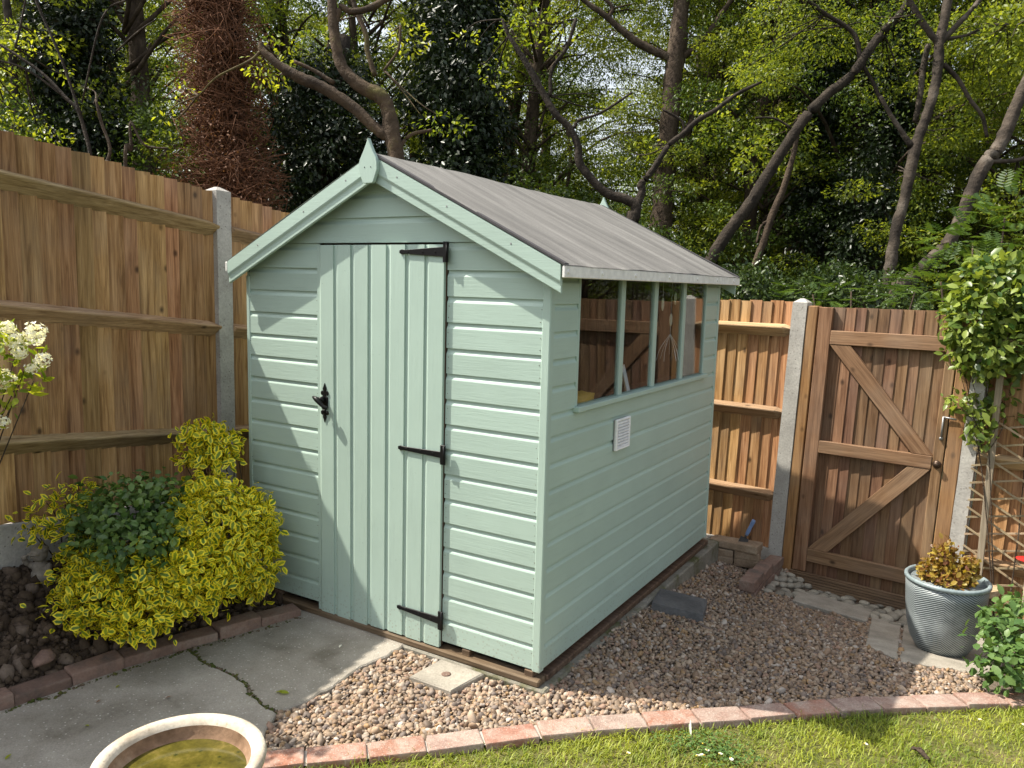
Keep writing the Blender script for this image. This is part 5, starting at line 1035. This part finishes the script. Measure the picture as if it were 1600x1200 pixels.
# ivy-clad trunks
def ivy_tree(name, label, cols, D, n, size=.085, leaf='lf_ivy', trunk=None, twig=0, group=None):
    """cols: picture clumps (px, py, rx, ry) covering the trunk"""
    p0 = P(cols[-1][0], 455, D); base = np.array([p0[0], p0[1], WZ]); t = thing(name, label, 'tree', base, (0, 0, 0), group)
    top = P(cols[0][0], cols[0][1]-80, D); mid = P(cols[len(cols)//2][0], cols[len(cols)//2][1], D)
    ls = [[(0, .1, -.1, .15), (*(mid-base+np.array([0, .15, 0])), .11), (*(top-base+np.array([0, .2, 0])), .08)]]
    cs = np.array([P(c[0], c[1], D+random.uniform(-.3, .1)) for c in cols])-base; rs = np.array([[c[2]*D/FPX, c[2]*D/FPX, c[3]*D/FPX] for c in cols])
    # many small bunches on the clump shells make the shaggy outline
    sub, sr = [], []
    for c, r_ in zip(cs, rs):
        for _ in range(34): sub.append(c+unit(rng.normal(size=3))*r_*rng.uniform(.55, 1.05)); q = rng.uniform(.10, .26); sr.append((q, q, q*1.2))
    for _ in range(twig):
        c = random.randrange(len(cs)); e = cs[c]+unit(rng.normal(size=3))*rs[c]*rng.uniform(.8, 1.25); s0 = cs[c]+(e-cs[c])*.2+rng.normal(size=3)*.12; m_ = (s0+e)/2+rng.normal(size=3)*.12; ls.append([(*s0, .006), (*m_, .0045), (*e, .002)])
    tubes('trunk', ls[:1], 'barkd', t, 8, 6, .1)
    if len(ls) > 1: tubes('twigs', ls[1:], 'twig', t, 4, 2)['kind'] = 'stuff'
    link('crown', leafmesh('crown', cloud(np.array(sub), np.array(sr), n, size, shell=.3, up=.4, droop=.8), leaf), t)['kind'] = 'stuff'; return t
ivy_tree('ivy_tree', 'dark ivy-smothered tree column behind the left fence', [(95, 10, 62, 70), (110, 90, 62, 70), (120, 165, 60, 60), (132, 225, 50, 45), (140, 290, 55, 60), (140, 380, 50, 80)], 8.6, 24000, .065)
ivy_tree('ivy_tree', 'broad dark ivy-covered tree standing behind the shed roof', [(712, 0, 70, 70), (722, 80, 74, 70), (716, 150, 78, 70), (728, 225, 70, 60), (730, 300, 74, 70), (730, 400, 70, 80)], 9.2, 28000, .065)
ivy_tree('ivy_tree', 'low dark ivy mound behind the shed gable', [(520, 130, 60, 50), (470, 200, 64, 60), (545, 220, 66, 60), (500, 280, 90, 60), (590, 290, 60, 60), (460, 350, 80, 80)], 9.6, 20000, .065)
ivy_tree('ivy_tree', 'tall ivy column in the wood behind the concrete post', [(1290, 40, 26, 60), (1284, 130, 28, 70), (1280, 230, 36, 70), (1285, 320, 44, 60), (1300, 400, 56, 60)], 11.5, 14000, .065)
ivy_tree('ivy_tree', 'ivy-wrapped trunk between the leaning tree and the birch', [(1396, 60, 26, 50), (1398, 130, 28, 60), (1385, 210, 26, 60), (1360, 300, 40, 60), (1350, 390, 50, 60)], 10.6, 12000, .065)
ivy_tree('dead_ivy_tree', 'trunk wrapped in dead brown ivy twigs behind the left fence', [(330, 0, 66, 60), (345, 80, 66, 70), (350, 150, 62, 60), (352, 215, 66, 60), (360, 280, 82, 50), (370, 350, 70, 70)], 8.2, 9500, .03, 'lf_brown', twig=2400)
# generic leafy trees: four crowns shared by copies
def crown_proto(k, h=9.5, r=2.6, n=15000, size=.085, leaf='lf_light'):
    cs, rs, ls = [], [], [[(0, 0, -.2, .16), (random.uniform(-.2, .2), random.uniform(-.2, .2), h*.4, .12), (random.uniform(-.4, .4), random.uniform(-.4, .4), h*.9, .03)]]
    for i in range(150):
        z = .5+(h-.5)*(i+random.random())/150; rr = r*(.55+.45*math.sin(math.pi*min(1, z/h*.9+.05)))*math.sqrt(random.random()); a = random.uniform(0, 6.28)
        c = np.array([rr*math.cos(a), rr*math.sin(a), z]); cs.append(c); q = random.uniform(.22, .62); rs.append((q, q, q*.34))
        if i % 2 == 0: ls.append([(0, 0, max(.2, z-rr*.5), .03), (*(c*.5+np.array([0, 0, z*.5-.1])), .018), (*c, .006)])
    me = leafmesh('crown', cloud(np.array(cs), np.array(rs), n, size, shell=.1, up=1.2), leaf); V, Fc = [], []
    for L in ls: v, f = tube_data(L, 6, 4, .05, len(V)); V += v; Fc += f
    return me, mk('trunk', V, Fc, 'bark', True)
protos = [crown_proto(0, n=64000, size=.05), crown_proto(1, 10.5, 2.9, 66000, .05), crown_proto(2, 8.5, 2.4, 56000, .047, 'lf_mid'), crown_proto(3, 10, 2.6, 64000, .05, 'lf_light')]
spots = []
for D, xs_ in ((11.5, (-90, 225, 1190, 1330, 1560)), (13.2, (50, 420, 590, 850, 1110, 1270, 1450, 1640)), (16, (-40, 130, 250, 530, 640, 800, 1080, 1200, 1390, 1560)), (19, (-120, 180, 330, 470, 760, 860, 1100, 1230, 1330, 1440, 1620)), (23, (-200, 20, 250, 430, 660, 780, 1130, 1300, 1480, 1700))):
    for x in xs_: spots.append((x+random.uniform(-25, 25), D+random.uniform(-1, 1)))
marks = [(20, 'grey lichen trunk'), (110, 'ivy column by the left fence'), (350, 'dead brown ivy trunk'), (490, 'low ivy mound'), (600, 'mossy twisted tree'), (720, 'broad ivy-covered tree'), (890, 'dark sinuous forked tree'), (1045, 'tall straight trunk'), (1200, 'dark leaning trunk'), (1290, 'tall ivy column'), (1420, 'forked birch'), (1560, 'leaning pale birch')]
offs = [(2100, 9.), (2500, 9.5), (3000, 9.), (2300, 13), (2750, 14), (3600, 9), (4800, 8)]        # the wood goes on past the garden's right side
used_labels = set()
for i, (px, D) in enumerate(spots+offs):
    p = P(px, 455, D); k = i % 4; row = ['first', 'second', 'third', 'furthest'][0 if D < 12.2 else 1 if D < 15.5 else 2 if D < 20 else 3]
    mk_ = min(marks, key=lambda q: abs(q[0]-px))[1]
    lab = 'leafy spring-green woodland tree, %s row, behind the %s' % (row, mk_) if px < 1650 and px > -20 else 'leafy woodland tree, %s row, well past the %s' % (row, 'left fence' if px < 0 else 'trellis')
    if lab in used_labels and -20 < px < 1650:
        m2 = sorted(marks, key=lambda q: abs(q[0]-px))[:2]; lab = 'leafy tree, %s row, between %s and %s' % (row, m2[0][1], m2[1][1])
    used_labels.add(lab)
    t = thing('woodland_tree', lab, 'tree', (p[0], p[1], WZ), (0, 0, random.uniform(0, 6.28)), 'leafy woodland trees')
    sc = random.uniform(.9, 1.15); t.scale = (sc,)*3
    link('trunk', protos[k][1], t); link('crown', protos[k][0], t)['kind'] = 'stuff'
# undergrowth: banks of leaves between the trunks
def bank(name, label, items, D, n, size, leaf, shape=LEAF2):
    cs, rs = [], []
    for px, py, rx, ry in items:
        for _ in range(26):
            d = unit(rng.normal(size=3)); Dq = D+random.uniform(-.8, .8); c = P(px, py, Dq)+d*np.array([rx, rx, ry])*D/FPX*rng.uniform(.3, 1); q = rng.uniform(.12, .3); cs.append(c); rs.append((q, q, q*.6))
    o = link(name, leafmesh(name, cloud(np.array(cs), np.array(rs), n, size, shell=.2, up=.9), leaf)); return tag(o, label, None, None, 'stuff')
bank('undergrowth', 'ivy and bramble undergrowth behind the far fence', [(1150, 450, 60, 50), (1220, 460, 60, 30), (1300, 450, 50, 46), (1390, 465, 50, 26)], 7.9, 11000, .048, 'lf_hedge')
bank('undergrowth', 'dark leafy undergrowth low behind the shed roof', [(830, 330, 90, 60), (930, 350, 80, 50), (1010, 390, 80, 60), (600, 330, 90, 70), (420, 330, 80, 60)], 10.2, 14000, .055, 'lf_mid')
bank('undergrowth', 'leafy undergrowth above the left fence', [(40, 190, 60, 50), (200, 250, 60, 50), (230, 180, 40, 60), (100, 280, 80, 60), (300, 320, 60, 50)], 8.6, 7000, .045, 'lf_mid')
bank('far_woodland', 'distant mass of spring leaves closing the wood', [(x, y, 90, 60) for x in range(-300, 2000, 110) for y in (60, 170, 280, 380) if not (870 < x < 1040 and y < 200) and not (x % 440 < 110 and y < 100)], 27, 60000, .13, 'lf_light')
# feathery rowan-like saplings behind the gate
def fronds(name, label, items, D, nf, L, leaf):
    parts = []; p0 = P(items[0][0], 470, D); base = np.array([p0[0], p0[1], WZ]); ls = []
    t = thing(name, label, 'shrub', base, (0, 0, 0), 'feathery saplings behind the gate')
    for px, py, rx, ry in items:
        for _ in range(nf):
            q = unit(rng.normal(size=3)); s0 = P(px, py, D+random.uniform(-.5, .5))+q*np.array([rx, rx, ry])*D/FPX-base; di = unit(q*np.array([1, 1, .25])+np.array([0, 0, .15])+rng.normal(size=3)*.25); sd = unit(np.cross(di, (0, 0, 1))); upv = np.cross(sd, di); m = 8; l = L*rng.uniform(.7, 1.25)
            u = np.linspace(.18, 1, m); st_ = s0+di*l*u[:, None]+np.array([0, 0, -.10*l])*(u**2)[:, None]; wl = l*.34*np.sin(np.pi*(u*.8+.15))
            for sg in (1, -1): parts.append(leaves(st_, np.tile(sd*sg+di*.45, (m, 1)), np.tile(upv, (m, 1)), wl, np.full(m, rng.random()), LEAF2, .62))
        c = P(px, py, D)-base; ls.append([(0, 0, 0, .02), (*(c*.5+np.array([.05, 0, .1])), .014), (*c, .006)])
    tubes('stems', ls, 'bark', t, 6, 4); link('fronds', leafmesh('fronds', cat(parts), leaf), t)['kind'] = 'stuff'; return t
fronds('feathery_sapling', 'feathery-leaved sapling behind the right end of the gate', [(1520, 380, 50, 30), (1570, 340, 50, 40), (1470, 440, 50, 26), (1540, 420, 60, 30)], 6.1, 48, .19, 'lf_fern')
fronds('feathery_sapling', 'feathery-leaved sapling low behind the concrete post and gate', [(1330, 455, 60, 20), (1430, 455, 60, 20), (1270, 460, 50, 16)], 6.5, 22, .16, 'lf_fern')
